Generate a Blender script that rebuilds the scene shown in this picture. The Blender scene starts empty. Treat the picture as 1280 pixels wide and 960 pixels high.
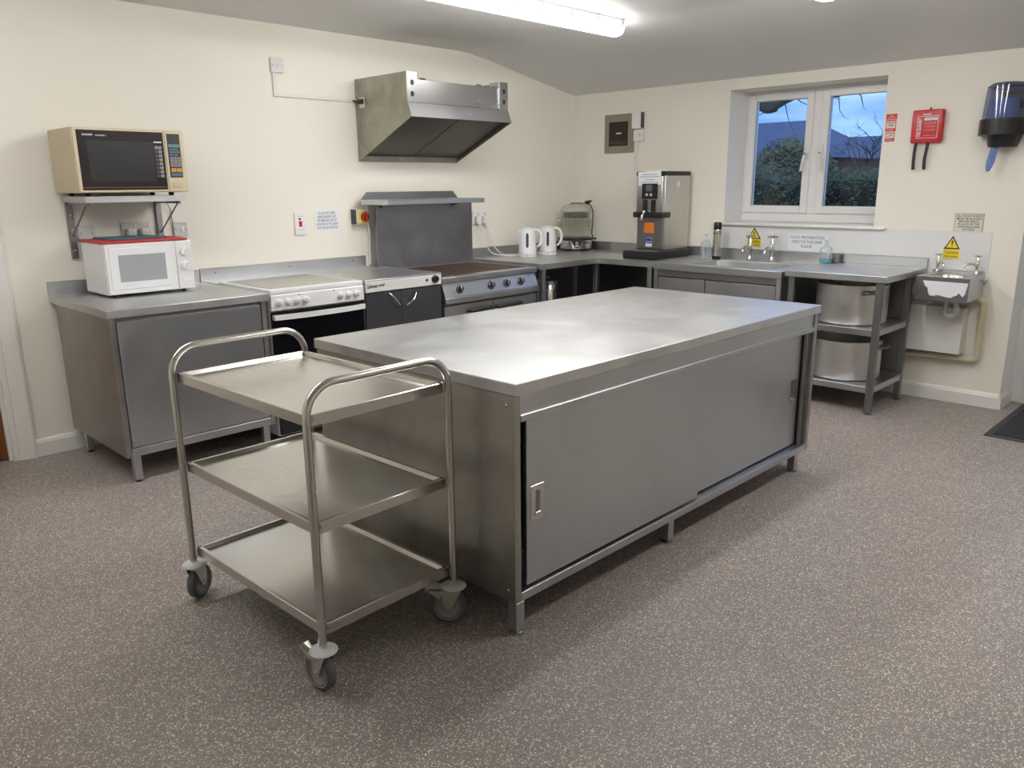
import bpy, bmesh, math, random
from math import sin, cos, pi, radians, sqrt, atan2
from mathutils import Vector, Matrix

# ------------------------------------------------------------------ camera, world, exposure
scene = bpy.context.scene
COL = scene.collection
F_PX, YAW, PITCH, ROLL = 993.33, radians(45.509), radians(14.101), radians(-0.551)
CAM = Vector((-5.8662, -4.936, 1.4755))
fw = Vector((sin(YAW) * cos(PITCH), cos(YAW) * cos(PITCH), -sin(PITCH)))
rt = Vector((cos(YAW), -sin(YAW), 0)); up = rt.cross(fw)
r2 = cos(ROLL) * rt + sin(ROLL) * up; u2 = -sin(ROLL) * rt + cos(ROLL) * up
cd = bpy.data.cameras.new('camera'); cam = bpy.data.objects.new('camera', cd); COL.objects.link(cam)
cd.sensor_fit = 'HORIZONTAL'; cd.sensor_width = 36.0; cd.lens = F_PX / 1280 * 36.0
cd.clip_start = 0.05; cd.clip_end = 300
M = Matrix.Identity(4)
for i in range(3):
    M[i][0] = r2[i]; M[i][1] = u2[i]; M[i][2] = -fw[i]; M[i][3] = CAM[i]
cam.matrix_world = M
scene.camera = cam
scene.cycles.transparent_max_bounces = 24
vs = scene.view_settings
vs.view_transform = 'Standard'; vs.look = 'None'; vs.gamma = 1.0; vs.use_curve_mapping = False
vs.exposure = 0.0
LAMP_STRENGTH = 28.0
LAMP_COLOR = (1.0, 0.975, 0.945, 1)

world = bpy.data.worlds.new('evening_sky'); scene.world = world; world.use_nodes = True
nt = world.node_tree; nt.nodes.clear()
wo = nt.nodes.new('ShaderNodeOutputWorld'); wb = nt.nodes.new('ShaderNodeBackground')
tc = nt.nodes.new('ShaderNodeTexCoord'); mp = nt.nodes.new('ShaderNodeMapping')
mp.inputs['Scale'].default_value = (2.0, 2.0, 14.0)
nz = nt.nodes.new('ShaderNodeTexNoise'); nz.inputs['Scale'].default_value = 1.6; nz.inputs['Detail'].default_value = 5
rp = nt.nodes.new('ShaderNodeValToRGB')
rp.color_ramp.elements[0].position = 0.38; rp.color_ramp.elements[0].color = (0.125, 0.27, 0.72, 1)
rp.color_ramp.elements[1].position = 0.66; rp.color_ramp.elements[1].color = (0.42, 0.62, 0.95, 1)
nt.links.new(tc.outputs['Generated'], mp.inputs['Vector']); nt.links.new(mp.outputs[0], nz.inputs['Vector'])
nt.links.new(nz.outputs['Fac'], rp.inputs[0]); nt.links.new(rp.outputs[0], wb.inputs[0]); nt.links.new(wb.outputs[0], wo.inputs[0])
wb.inputs[1].default_value = 1.8

random.seed(7)

# ------------------------------------------------------------------ materials
MATS = {}
def mat(name, color=(.8, .8, .8), rough=.5, metal=0.0, spec=.5, **kw):
    if name in MATS: return MATS[name]
    m = bpy.data.materials.new(name); m.use_nodes = True
    b = m.node_tree.nodes['Principled BSDF']
    b.inputs['Base Color'].default_value = (*color, 1); b.inputs['Roughness'].default_value = rough
    b.inputs['Metallic'].default_value = metal; b.inputs['Specular IOR Level'].default_value = spec
    if kw.get('coat'): b.inputs['Coat Weight'].default_value = kw['coat']
    if kw.get('emit'):
        b.inputs['Emission Color'].default_value = kw.get('ecol', (1, 1, 1, 1)); b.inputs['Emission Strength'].default_value = kw['emit']
    MATS[name] = m
    return m
def nodes(m): return m.node_tree.nodes, m.node_tree.links, m.node_tree.nodes['Principled BSDF']
def coords(m, scale=(1, 1, 1)):
    n, l, b = nodes(m)
    g = n.new('ShaderNodeNewGeometry'); mpn = n.new('ShaderNodeMapping'); mpn.inputs['Scale'].default_value = scale
    l.new(g.outputs['Position'], mpn.inputs['Vector'])
    return mpn.outputs[0]
def noise(m, vec, scale, detail=3, rough=.5, dist=0):
    n, l, b = nodes(m); t = n.new('ShaderNodeTexNoise')
    t.inputs['Scale'].default_value = scale; t.inputs['Detail'].default_value = detail
    t.inputs['Roughness'].default_value = rough; t.inputs['Distortion'].default_value = dist
    l.new(vec, t.inputs['Vector']); return t.outputs['Fac']
def ramp(m, fac, stops):
    n, l, b = nodes(m); r = n.new('ShaderNodeValToRGB'); cr = r.color_ramp
    while len(cr.elements) < len(stops): cr.elements.new(.5)
    for e, (p, c) in zip(cr.elements, stops):
        e.position = p; e.color = (c, c, c, 1) if isinstance(c, (int, float)) else (*c, 1)
    l.new(fac, r.inputs[0]); return r.outputs[0]
def bump(m, fac, strength=.1, dist=.002):
    n, l, b = nodes(m); bp = n.new('ShaderNodeBump')
    bp.inputs['Strength'].default_value = strength; bp.inputs['Distance'].default_value = dist
    l.new(fac, bp.inputs['Height']); l.new(bp.outputs[0], b.inputs['Normal'])

def steel(name, col=(.50, .50, .495), r0=.26, r1=.42, stretch=(3, 3, 60), smear=1.2, tint=None, bmp=.05, var=.055, det=3, dst=.4):
    m = mat(name, col, .35, 1.0); n, l, b = nodes(m)
    if len(n) > 2: return m
    v = coords(m, stretch); f = noise(m, v, 9, 4)
    bump(m, f, bmp, .0008)
    v2 = coords(m); f2 = noise(m, v2, smear * 2.2, det, .55, dst)
    l.new(ramp(m, f2, [(.3, r0), (.72, r1)]), b.inputs['Roughness'])
    lo = tuple(c * (1 - var) for c in col); hi = tuple(min(1, c * (1 + var)) for c in (tint or col))
    l.new(ramp(m, f2, [(.3, lo), (.7, hi)]), b.inputs['Base Color'])
    return m
STEEL = steel('brushed_steel', (.535, .548, .572), .33, .40)
STEEL_TOP = steel('worn_steel_worktop', (.62, .63, .64), .36, .43, (30, 30, 30), 1.6, None, .03, .11, 6, .8)
STEEL_SIDE = steel('smeared_shaded_steel', (.37, .36, .34), .36, .46, (3, 3, 50), 1.5, (.42, .41, .385), .04, .08, 5, 1.3)  # smears over a base darkened to paint in the panels' dim reflection
STEEL_TUBE = steel('polished_steel_tube', (.62, .605, .57), .19, .24, (4, 4, 4), 1.0)
STEEL_TRAY = steel('steel_tray', (.64, .635, .615), .22, .28, (20, 20, 20), 1.6, None, .02)
STEEL_DARK = steel('dull_steel', (.27, .27, .28), .38, .46, (4, 4, 50), 1.5)
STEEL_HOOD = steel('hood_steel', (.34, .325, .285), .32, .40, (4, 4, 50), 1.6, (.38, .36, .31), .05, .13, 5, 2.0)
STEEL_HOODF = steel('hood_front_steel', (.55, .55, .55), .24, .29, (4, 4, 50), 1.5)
FILTER = steel('dark_filter_steel', (.10, .09, .08), .35, .45, (4, 4, 50), 1.5)  # filter panels much darker than the hood steel around them
CHROME = mat('chrome', (.72, .72, .72), .12, 1.0)
ALU = steel('dull_aluminium', (.66, .655, .64), .42, .50, (6, 6, 20), 2.5)
WHITE = mat('white_enamel', (.80, .81, .83), .28)
WHITE_P = mat('white_plastic', (.78, .78, .77), .35)
OFFWHITE = mat('ivory_plastic', (.70, .67, .58), .45)
GREYP = mat('grey_plate', (.60, .60, .60), .4)
BLACK = mat('black_plastic', (.012, .012, .014), .35)
BLACKG = mat('black_oven_glass', (.004, .004, .006), .05)
DARK = mat('dark_recess', (.02, .02, .02), .7)
RUBBER = mat('grey_rubber', (.10, .105, .11), .6)
RUBBER2 = mat('pale_grey_hub', (.30, .295, .28), .5)
BUMPER = mat('pale_bumper_plastic', (.62, .64, .65), .5)
PAPER = mat('white_paper', (.78, .80, .85), .7)
INK = mat('grey_ink', (.10, .10, .14), .8)
INKB = mat('black_ink', (.02, .02, .02), .8)
RED = mat('red_plastic', (.55, .02, .03), .35)
REDD = mat('dark_red_plastic', (.30, .012, .012), .4)
YEL = mat('warning_yellow', (.85, .66, .02), .5)
PIPE = mat('cream_pipe', (.60, .54, .38), .45)
TRUNK = mat('trunking_white', (.76, .75, .70), .45)
SKIRT = mat('white_gloss_paint', (.80, .79, .76), .3)
UPVC = mat('white_upvc', (.80, .80, .80), .3)

def paint(name, col, var=.04, bs=.08):
    m = mat(name, col, .6, 0, .3); n, l, b = nodes(m)
    v = coords(m); f = noise(m, v, 1.1, 4)
    l.new(ramp(m, f, [(.3, tuple(c * (1 - var) for c in col)), (.7, col)]), b.inputs['Base Color'])
    f2 = noise(m, v, 55, 3); bump(m, f2, bs, .003)
    return m
WALL = paint('cream_wall_paint', (.85, .822, .738), .04)
CEIL = paint('ceiling_paint', (.76, .757, .745), .04)

def floor_material():
    m = mat('speckled_vinyl', (.2, .17, .15), .48, 0, .4); n, l, b = nodes(m)
    v = coords(m, (1, 1, 0.001))
    # warp so the flecks are irregular
    nzt = n.new('ShaderNodeTexNoise'); nzt.inputs['Scale'].default_value = 110; nzt.inputs['Detail'].default_value = 2
    l.new(v, nzt.inputs['Vector'])
    ad = n.new('ShaderNodeVectorMath'); ad.operation = 'MULTIPLY_ADD'
    l.new(nzt.outputs['Color'], ad.inputs[0]); ad.inputs[1].default_value = (.011, .011, 0); l.new(v, ad.inputs[2])
    def flecks(scale, thr, keep):
        vo = n.new('ShaderNodeTexVoronoi'); vo.inputs['Scale'].default_value = scale; l.new(ad.outputs[0], vo.inputs['Vector'])
        lt = n.new('ShaderNodeMath'); lt.operation = 'LESS_THAN'; l.new(vo.outputs['Distance'], lt.inputs[0]); lt.inputs[1].default_value = thr
        sp = n.new('ShaderNodeSeparateColor'); l.new(vo.outputs['Color'], sp.inputs[0])
        gt = n.new('ShaderNodeMath'); gt.operation = 'GREATER_THAN'; l.new(sp.outputs[0], gt.inputs[0]); gt.inputs[1].default_value = keep
        mu = n.new('ShaderNodeMath'); mu.operation = 'MULTIPLY'; l.new(lt.outputs[0], mu.inputs[0]); l.new(gt.outputs[0], mu.inputs[1])
        return mu.outputs[0]
    base = ramp(m, noise(m, v, 2.0, 4), [(.3, (.235, .200, .185)), (.7, (.275, .238, .220))])
    def over(bottom, fac, col):
        mx = n.new('ShaderNodeMix'); mx.data_type = 'RGBA'
        l.new(fac, mx.inputs[0]); l.new(bottom, mx.inputs[6]); mx.inputs[7].default_value = (*col, 1); return mx.outputs[2]
    c = over(base, flecks(260, .34, .62), (.12, .10, .092))
    c = over(c, flecks(240, .36, .55), (.40, .36, .33))
    c = over(c, flecks(185, .37, .50), (.74, .69, .63))
    # faint welded sheet seams running along y
    sx = n.new('ShaderNodeSeparateXYZ'); g = n.new('ShaderNodeNewGeometry'); l.new(g.outputs['Position'], sx.inputs[0])
    a = n.new('ShaderNodeMath'); a.operation = 'ADD'; l.new(sx.outputs[0], a.inputs[0]); a.inputs[1].default_value = 4.225 + 10.0
    md = n.new('ShaderNodeMath'); md.operation = 'MODULO'; l.new(a.outputs[0], md.inputs[0]); md.inputs[1].default_value = 2.0
    lt = n.new('ShaderNodeMath'); lt.operation = 'LESS_THAN'; l.new(md.outputs[0], lt.inputs[0]); lt.inputs[1].default_value = .005
    c = over(c, lt.outputs[0], (.30, .27, .24))
    l.new(c, b.inputs['Base Color'])
    bump(m, noise(m, v, 160, 2), .05, .001)
    return m
FLOOR = floor_material()

def clear(name, tint=(1, 1, 1), gloss=.12, rough=.02, opac=0.0, ocol=(.5, .5, .5)):
    m = bpy.data.materials.new(name); m.use_nodes = True; n = m.node_tree.nodes; l = m.node_tree.links; n.clear()
    out = n.new('ShaderNodeOutputMaterial'); tr = n.new('ShaderNodeBsdfTransparent'); gl = n.new('ShaderNodeBsdfGlossy')
    tr.inputs[0].default_value = (*tint, 1); gl.inputs['Roughness'].default_value = rough
    mx = n.new('ShaderNodeMixShader'); l.new(tr.outputs[0], mx.inputs[1]); l.new(gl.outputs[0], mx.inputs[2])
    lw = n.new('ShaderNodeLayerWeight'); lw.inputs[0].default_value = .3
    last = mx.outputs[0]
    if opac > 0:
        mx.inputs[0].default_value = gloss
        df = n.new('ShaderNodeBsdfDiffuse'); df.inputs[0].default_value = (*ocol, 1)
        ma = n.new('ShaderNodeMath'); ma.operation = 'MULTIPLY_ADD'; l.new(lw.outputs['Facing'], ma.inputs[0]); ma.inputs[1].default_value = .35; ma.inputs[2].default_value = opac
        m2 = n.new('ShaderNodeMixShader'); l.new(ma.outputs[0], m2.inputs[0]); l.new(last, m2.inputs[1]); l.new(df.outputs[0], m2.inputs[2]); last = m2.outputs[0]
    else:
        lw.inputs[0].default_value = gloss; l.new(lw.outputs['Fresnel'], mx.inputs[0])
    l.new(last, out.inputs[0]); return m
GLASS = clear('window_glass', (.93, .96, .96), .25, .0)
CLEARP = clear('clear_plastic', (.96, .96, .94), .04, .10, .10, (.66, .64, .58))
SMOKE = clear('smoked_blue_plastic', (.66, .69, .80), .07, .06, .06, (.24, .27, .36))
BOTTLE = clear('clear_bottle', (.93, .96, .98), .05, .05, .16, (.62, .67, .72))

# ------------------------------------------------------------------ mesh helpers
class B:
    def __init__(s): s.bm = bmesh.new(); s.round = False
    def _xf(s, vs_, M):
        if M is not None: bmesh.ops.transform(s.bm, matrix=M, verts=vs_)
    def box(s, x0, x1, y0, y1, z0, z1, bev=0.0, seg=1, M=None):
        r = bmesh.ops.create_cube(s.bm, size=1.0); v = r['verts']
        for p in v:
            p.co = Vector(((x0 + x1) / 2 + p.co.x * (x1 - x0), (y0 + y1) / 2 + p.co.y * (y1 - y0), (z0 + z1) / 2 + p.co.z * (z1 - z0)))
        s._xf(v, M)
        if bev > 0:
            es = list({e for p in v for e in p.link_edges})
            bmesh.ops.bevel(s.bm, geom=es, offset=bev, segments=seg, profile=.5, affect='EDGES', clamp_overlap=True)
        return s
    def prism(s, poly, axis, c0, c1, M=None):
        def P(a, b_, c):
            return {'x': (c, a, b_), 'y': (a, c, b_), 'z': (a, b_, c)}[axis]
        A = [s.bm.verts.new(P(a, b_, c0)) for a, b_ in poly]; Bv = [s.bm.verts.new(P(a, b_, c1)) for a, b_ in poly]
        n = len(poly)
        s.bm.faces.new(A); s.bm.faces.new(Bv[::-1])
        for i in range(n):
            s.bm.faces.new((A[i], Bv[i], Bv[(i + 1) % n], A[(i + 1) % n]))
        s._xf(A + Bv, M); return s
    def lathe(s, prof, cx=0, cy=0, cz=0, seg=24, M=None, sx=1, sy=1, a0=0, a1=2 * pi):
        s.round = True; full = abs(a1 - a0 - 2 * pi) < 1e-6; rings = []; allv = []
        k = seg if full else seg + 1
        for r, z in prof:
            if r < 1e-6:
                v = s.bm.verts.new((cx, cy, cz + z)); rings.append([v]); allv.append(v)
            else:
                ring = [s.bm.verts.new((cx + r * sx * cos(a0 + (a1 - a0) * i / seg), cy + r * sy * sin(a0 + (a1 - a0) * i / seg), cz + z)) for i in range(k)]
                rings.append(ring); allv += ring
        for a, b_ in zip(rings, rings[1:]):
            m_ = seg if full else seg
            for i in range(m_):
                j = (i + 1) % k
                if len(a) == 1 and len(b_) == 1: continue
                if len(a) == 1: s.bm.faces.new((a[0], b_[j], b_[i]))
                elif len(b_) == 1: s.bm.faces.new((a[i], a[j], b_[0]))
                else: s.bm.faces.new((a[i], a[j], b_[j], b_[i]))
        s._xf(allv, M); return s
    def tube(s, pts, r, seg=10, caps=True, M=None):
        s.round = True; pts = [Vector(p) for p in pts]; rings = []; allv = []
        t0 = (pts[1] - pts[0]).normalized(); nrm = t0.orthogonal().normalized()
        for i, p in enumerate(pts):
            if i == 0: t = pts[1] - pts[0]
            elif i == len(pts) - 1: t = pts[-1] - pts[-2]
            else: t = (pts[i + 1] - pts[i]).normalized() + (pts[i] - pts[i - 1]).normalized()
            t.normalize(); nrm = (nrm - t * nrm.dot(t)).normalized(); bn = t.cross(nrm)
            rr = r[i] if isinstance(r, (list, tuple)) else r
            ring = [s.bm.verts.new(p + nrm * rr * cos(2 * pi * k / seg) + bn * rr * sin(2 * pi * k / seg)) for k in range(seg)]
            rings.append(ring); allv += ring
        for a, b_ in zip(rings, rings[1:]):
            for k in range(seg): s.bm.faces.new((a[k], a[(k + 1) % seg], b_[(k + 1) % seg], b_[k]))
        if caps: s.bm.faces.new(rings[0][::-1]); s.bm.faces.new(rings[-1])
        s._xf(allv, M); return s
    def cyl(s, p0, p1, r, seg=16, M=None, r2_=None): return s.tube([p0, p1], [r, r if r2_ is None else r2_], seg, True, M)
    def holed(s, x0, x1, y0, y1, z, cx, cy, rad, n=48):
        angs = sorted([2 * pi * i / n for i in range(n)] + [atan2(b_ - cy, a - cx) % (2 * pi) for a in (x0, x1) for b_ in (y0, y1)])
        O, I = [], []
        for a in angs:
            dx, dy = cos(a), sin(a); ts = []
            if dx > 1e-9: ts.append((x1 - cx) / dx)
            if dx < -1e-9: ts.append((x0 - cx) / dx)
            if dy > 1e-9: ts.append((y1 - cy) / dy)
            if dy < -1e-9: ts.append((y0 - cy) / dy)
            t = min(ts); O.append(s.bm.verts.new((cx + dx * t, cy + dy * t, z)))
            r = rad(a); I.append(s.bm.verts.new((cx + dx * r, cy + dy * r, z)))
        k = len(angs)
        for i in range(k):
            j = (i + 1) % k; s.bm.faces.new((O[i], O[j], I[j], I[i]))
        return O, I
    def build(s, name, m, parent=None, kind=None, label=None, ang=-1):
        bmesh.ops.recalc_face_normals(s.bm, faces=s.bm.faces)
        me = bpy.data.meshes.new(name); off = wloc(parent)
        if off.length > 0: bmesh.ops.translate(s.bm, verts=s.bm.verts, vec=-off)
        s.bm.to_mesh(me); s.bm.free()
        me.materials.append(m)
        if ang < 0: ang = 52 if s.round else 22
        if ang:
            for p in me.polygons: p.use_smooth = True
            me.set_sharp_from_angle(angle=radians(ang))
        o = bpy.data.objects.new(name, me); COL.objects.link(o); o.parent = parent
        if kind: o['kind'] = kind
        if label: o['label'] = label
        return o
def wloc(o):
    v = Vector((0, 0, 0))
    while o is not None: v += o.location; o = o.parent
    return v
def tag(o, label, cat, group=None):
    o['label'] = label; o['category'] = cat
    if group: o['group'] = group
    return o
def thing(name, label, cat, loc=(0, 0, 0), group=None):
    o = bpy.data.objects.new(name, None); COL.objects.link(o); o.location = loc; o.empty_display_size = .1
    return tag(o, label, cat, group)
def structure(o): o['kind'] = 'structure'; return o
def bx(name, x0, x1, y0, y1, z0, z1, m, parent, bev=.002, seg=1, label=None, M=None):
    return B().box(x0, x1, y0, y1, z0, z1, bev, seg, M).build(name, m, parent, label=label)
def fillet(pts, r, n=6):
    pts = [Vector(p) for p in pts]; out = [pts[0]]
    for a, b_, c in zip(pts, pts[1:], pts[2:]):
        d0 = (a - b_).normalized(); d1 = (c - b_).normalized(); ang = d0.angle(d1)
        t = r / math.tan(ang / 2); t = min(t, (a - b_).length * .49 if a is not pts[0] else (a - b_).length * .95, (c - b_).length * .95)
        rr = t * math.tan(ang / 2); p0 = b_ + d0 * t; cen = b_ + (d0 + d1).normalized() * (rr / sin(ang / 2))
        v0 = p0 - cen; v1 = b_ + d1 * t - cen; th = v0.angle(v1)
        for i in range(n + 1):
            k = i / n; out.append(cen + (v0 * sin((1 - k) * th) + v1 * sin(k * th)) / sin(th))
    out.append(pts[-1]); return out
def smooth_path(pts, n=8):
    P = [Vector(p) for p in pts]; P = [P[0] * 2 - P[1]] + P + [P[-1] * 2 - P[-2]]; out = []
    for i in range(1, len(P) - 2):
        p0, p1, p2, p3 = P[i - 1:i + 3]
        for k in range(n):
            t = k / n; out.append(.5 * ((2 * p1) + (p2 - p0) * t + (2 * p0 - 5 * p1 + 4 * p2 - p3) * t * t + (3 * p1 - p0 - 3 * p2 + p3) * t ** 3))
    out.append(P[-2]); return out
# facing frames for print: text drawn in local XY (X right, Y up) looking along -normal
def face_frame(origin, right, upv=(0, 0, 1)):
    r = Vector(right).normalized(); u = Vector(upv).normalized(); n = r.cross(u)
    m = Matrix.Identity(4)
    for i in range(3): m[i][0] = r[i]; m[i][1] = u[i]; m[i][2] = n[i]; m[i][3] = origin[i]
    return m
BACK = (1, 0, 0)      # reading direction on the hood wall (faces -y)
SIDE = (0, -1, 0)     # reading direction on the window wall (faces -x)
def lettering(name, body, w, h, M, m, parent, bold=0.0, spacing=1.0, line=1.0, align='CENTER'):
    cu = bpy.data.curves.new(name, 'FONT'); cu.body = body; cu.align_x = align; cu.align_y = 'CENTER'
    cu.size = 1.0; cu.space_line = line; cu.space_character = spacing; cu.offset = bold; cu.resolution_u = 2; cu.fill_mode = 'FRONT'
    tmp = bpy.data.objects.new('tmp', cu); COL.objects.link(tmp)
    dg = bpy.context.evaluated_depsgraph_get(); me = bpy.data.meshes.new_from_object(tmp.evaluated_get(dg))
    bpy.data.objects.remove(tmp); bpy.data.curves.remove(cu)
    xs = [v.co.x for v in me.vertices]; ys = [v.co.y for v in me.vertices]
    x0, x1, y0, y1 = min(xs), max(xs), min(ys), max(ys); off = wloc(parent)
    for v in me.vertices:
        v.co = M @ Vector(((v.co.x - (x0 + x1) / 2) * w / (x1 - x0), (v.co.y - (y0 + y1) / 2) * h / (y1 - y0), 0)) - off
    me.name = name; me.materials.clear(); me.materials.append(m)
    o = bpy.data.objects.new(name, me); COL.objects.link(o); o.parent = parent
    return o
def plate(name, M, w, h, t, m, parent, bev=.001, label=None):
    return B().box(-w / 2, w / 2, -h / 2, h / 2, 0, t, bev, 1, M).build(name, m, parent, label=label)

# ------------------------------------------------------------------ the room
XL, YF, XR, ZC, TH = -7.2, -6.6, 0.0, 2.49, .30
W_Y0, W_Y1, W_Z0, W_Z1 = -2.769, -1.582, 1.165, 2.168     # window opening
D_Y0, D_Y1, D_Z = -4.62, -3.682, 2.08                      # side door opening
H_X0, H_X1, H_Z = -5.62, -4.785, 2.02                      # wooden door opening
ZB = 2.2500
def ceil_z(x): return ZC if x < -1.28 else ZC + (ZB - ZC) * (x + 1.28) / 1.28
structure(B().box(XL - .2, XR + .36, YF - .2, .2, -.12, 0).build('floor', FLOOR, ang=0))
KNEE = [(-1.40, ZC), (-1.30, ZC - .006), (-1.20, ZC - .022), (-1.08, ceil_z(-1.08)), (0, ZB)]
structure(B().box(XL - .2, -1.40, YF - .2, .2, ZC, 2.85).build('ceiling', CEIL, ang=0))
structure(B().prism(KNEE + [(TH, ceil_z(TH)), (TH, 2.85), (-1.40, 2.85)], 'y', YF - .2, .2).build('ceiling_slope', CEIL, ang=30))
wb_ = B().box(H_X1, 0, 0, .2, 0, ZB).box(XL - .2, H_X0, 0, .2, 0, ZC).box(H_X0, H_X1, 0, .2, H_Z, ZC)
wb_.prism([(H_X1, ZB), (0, ZB)] + KNEE[::-1][1:] + [(H_X1, ZC)], 'y', 0, .2)
structure(wb_.build('wall_back', WALL, ang=0))
wr = B().box(0, TH, W_Y1, .2, 0, ceil_z(TH)).box(0, TH, D_Y1, W_Y0, 0, ceil_z(TH)).box(0, TH, W_Y0, W_Y1, 0, W_Z0).box(0, TH, W_Y0, W_Y1, W_Z1, ceil_z(TH))
wr.box(0, TH, D_Y0, D_Y1, D_Z, ceil_z(TH)).box(0, TH, YF - .2, D_Y0, 0, ceil_z(TH))
wr.prism([(0, ceil_z(TH)), (TH, ceil_z(TH)), (0, ZB)], 'y', YF - .2, .2)
structure(wr.build('wall_right', WALL, ang=0))
structure(B().box(XL - .2, XL, YF - .2, 0, 0, ZC).build('wall_left', WALL, ang=0))
structure(B().box(XL, 0, YF - .2, YF, 0, ZC).build('wall_front', WALL, ang=0))
def skirt(name, poly_fn):
    b_ = B(); poly_fn(b_); return structure(b_.build(name, SKIRT))
prof = [(0, 0), (-.018, 0), (-.018, .078), (-.013, .086), (-.013, .090), (-.006, .1), (0, .1)]
skirt('baseboard_back', lambda b_: b_.prism([(y, z) for y, z in prof], 'x', -4.70, 0))
skirt('baseboard_right', lambda b_: b_.prism([(x, z) for x, z in prof], 'y', D_Y1, 0))
skirt('baseboard_reveal', lambda b_: b_.prism([(D_Y1 + y, z) for y, z in prof], 'x', -.018, .262))

# window
wx = .272
win = structure(thing('window_1', 'white double casement window above the sink', 'window', (wx, (W_Y0 + W_Y1) / 2, W_Z0)))
del win['category'], win['label']
def rect_frame(x0, x1, y0, y1, z0, z1, w, bev=.004):
    return B().box(x0, x1, y0, y0 + w, z0, z1, bev).box(x0, x1, y1 - w, y1, z0, z1, bev).box(x0, x1, y0 + w, y1 - w, z0, z0 + w, bev).box(x0, x1, y0 + w, y1 - w, z1 - w, z1, bev)
fr = B().box(wx, wx + .06, W_Y1 - .03, W_Y1 - .0045, W_Z0 + .067, W_Z1 - .0215, .003).box(wx, wx + .06, W_Y0 + .0045, W_Y0 + .03, W_Z0 + .067, W_Z1 - .0215, .003)
fr.box(wx + .0005, wx + .06, W_Y0 + .0045, W_Y1 - .0045, W_Z0 + .0025, W_Z0 + .068, .003).box(wx + .0005, wx + .06, W_Y0 + .0045, W_Y1 - .0045, W_Z1 - .022, W_Z1 - .0005, .003).box(wx, wx + .06, -2.209, -2.143, W_Z0 + .067, W_Z1 - .0215, .003)
fr.build('frame', UPVC, win)
for ya, yb, hy in ((-2.145, -1.61, -2.121), (-2.742, -2.207, -2.232)):
    sa = rect_frame(wx - .012, wx + .05, ya, yb, 1.234, 2.148, .058, .005).build('sash', UPVC, win)
    B().box(wx + .016, wx + .022, ya + .05, yb - .05, 1.285, 2.098).build('pane', GLASS, sa)
    rect_frame(wx + .008, wx + .014, ya + .052, yb - .052, 1.286, 2.097, .007, 0).build('gasket', RUBBER, sa)
    h = B().box(wx - .026, wx - .012, hy - .014, hy + .014, 1.64, 1.74, .004)
    d = .012 if hy > -2.2 else -.004
    h.tube(smooth_path([(wx - .022, hy, 1.685), (wx - .05, hy + d * .2, 1.68), (wx - .054, hy + d, 1.645), (wx - .052, hy + d * 2.2, 1.552)], 5), [.011] * 5 + [.010] * 11, 8)
    h.build('handle', WHITE_P, sa)
    B().cyl((wx - .060, hy, 1.682), (wx - .045, hy, 1.682), .007, 10).build('lock_button', BLACK, sa)
LIN = mat('painted_daylight_white', (.84, .84, .84), .5)  # added linings, their white stands in for daylight on the reveals
for ya, yb in ((W_Y1 - .004, W_Y1 - .0005), (W_Y0 + .0005, W_Y0 + .004)): B().box(.0, wx + .06, ya, yb, W_Z0 + .003, W_Z1 - .001).build('daylight_lining', LIN, win)
B().box(-.035, wx + .002, W_Y0 - .085, W_Y1 + .075, W_Z0 - .022, W_Z0 + .002, .008, 2).build('window_sill', SKIRT, win)

# side door in the window wall (white glazed)
dr = structure(thing('door_2', 'x', 'x', (.285, (D_Y0 + D_Y1) / 2, 0))); del dr['category'], dr['label']
x0 = .262
B().box(x0, .34, D_Y1 - .07, D_Y1 - .001, .001, D_Z - .001, .004).box(x0, .34, D_Y0 + .001, D_Y0 + .07, .001, D_Z - .001, .004).box(x0 + .001, .34, D_Y0 + .068, D_Y1 - .068, D_Z - .07, D_Z - .001, .004).box(x0 + .001, .34, D_Y0 + .068, D_Y1 - .068, .001, .035, .004).build('frame', UPVC, dr)
lf = B().box(x0 + .012, x0 + .06, D_Y1 - .17, D_Y1 - .065, .037, D_Z - .065, .006).box(x0 + .012, x0 + .06, D_Y0 + .065, D_Y0 + .17, .037, D_Z - .065, .006)
lf.box(x0 + .012, x0 + .06, D_Y0 + .16, D_Y1 - .16, .037, .2, .006).box(x0 + .012, x0 + .06, D_Y0 + .16, D_Y1 - .16, D_Z - .18, D_Z - .065, .006)
B().box(.0, x0 + .001, D_Y1 - .004, D_Y1 - .0005, .1005, D_Z - .002).build('daylight_lining', LIN, dr)  # added lining, daylight on the door reveal put into its white
lf.box(x0 + .013, x0 + .059, D_Y0 + .16, D_Y1 - .16, .49, .575, .006)
lf = lf.build('leaf', UPVC, dr)
B().box(x0 + .025, x0 + .05, D_Y0 + .165, D_Y1 - .165, .195, .50, .004).build('lower_panel', UPVC, lf)
B().box(x0 + .034, x0 + .04, D_Y0 + .165, D_Y1 - .165, .565, D_Z - .175).build('pane', GLASS, lf)
B().box(x0 - .004, x0 + .012, D_Y0 + .09, D_Y0 + .12, .95, 1.17, .004).tube([(x0 - .002, D_Y0 + .105, 1.1), (x0 - .045, D_Y0 + .105, 1.1), (x0 - .05, D_Y0 + .22, 1.1)], .009, 8).build('handle', WHITE_P, lf)

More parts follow.
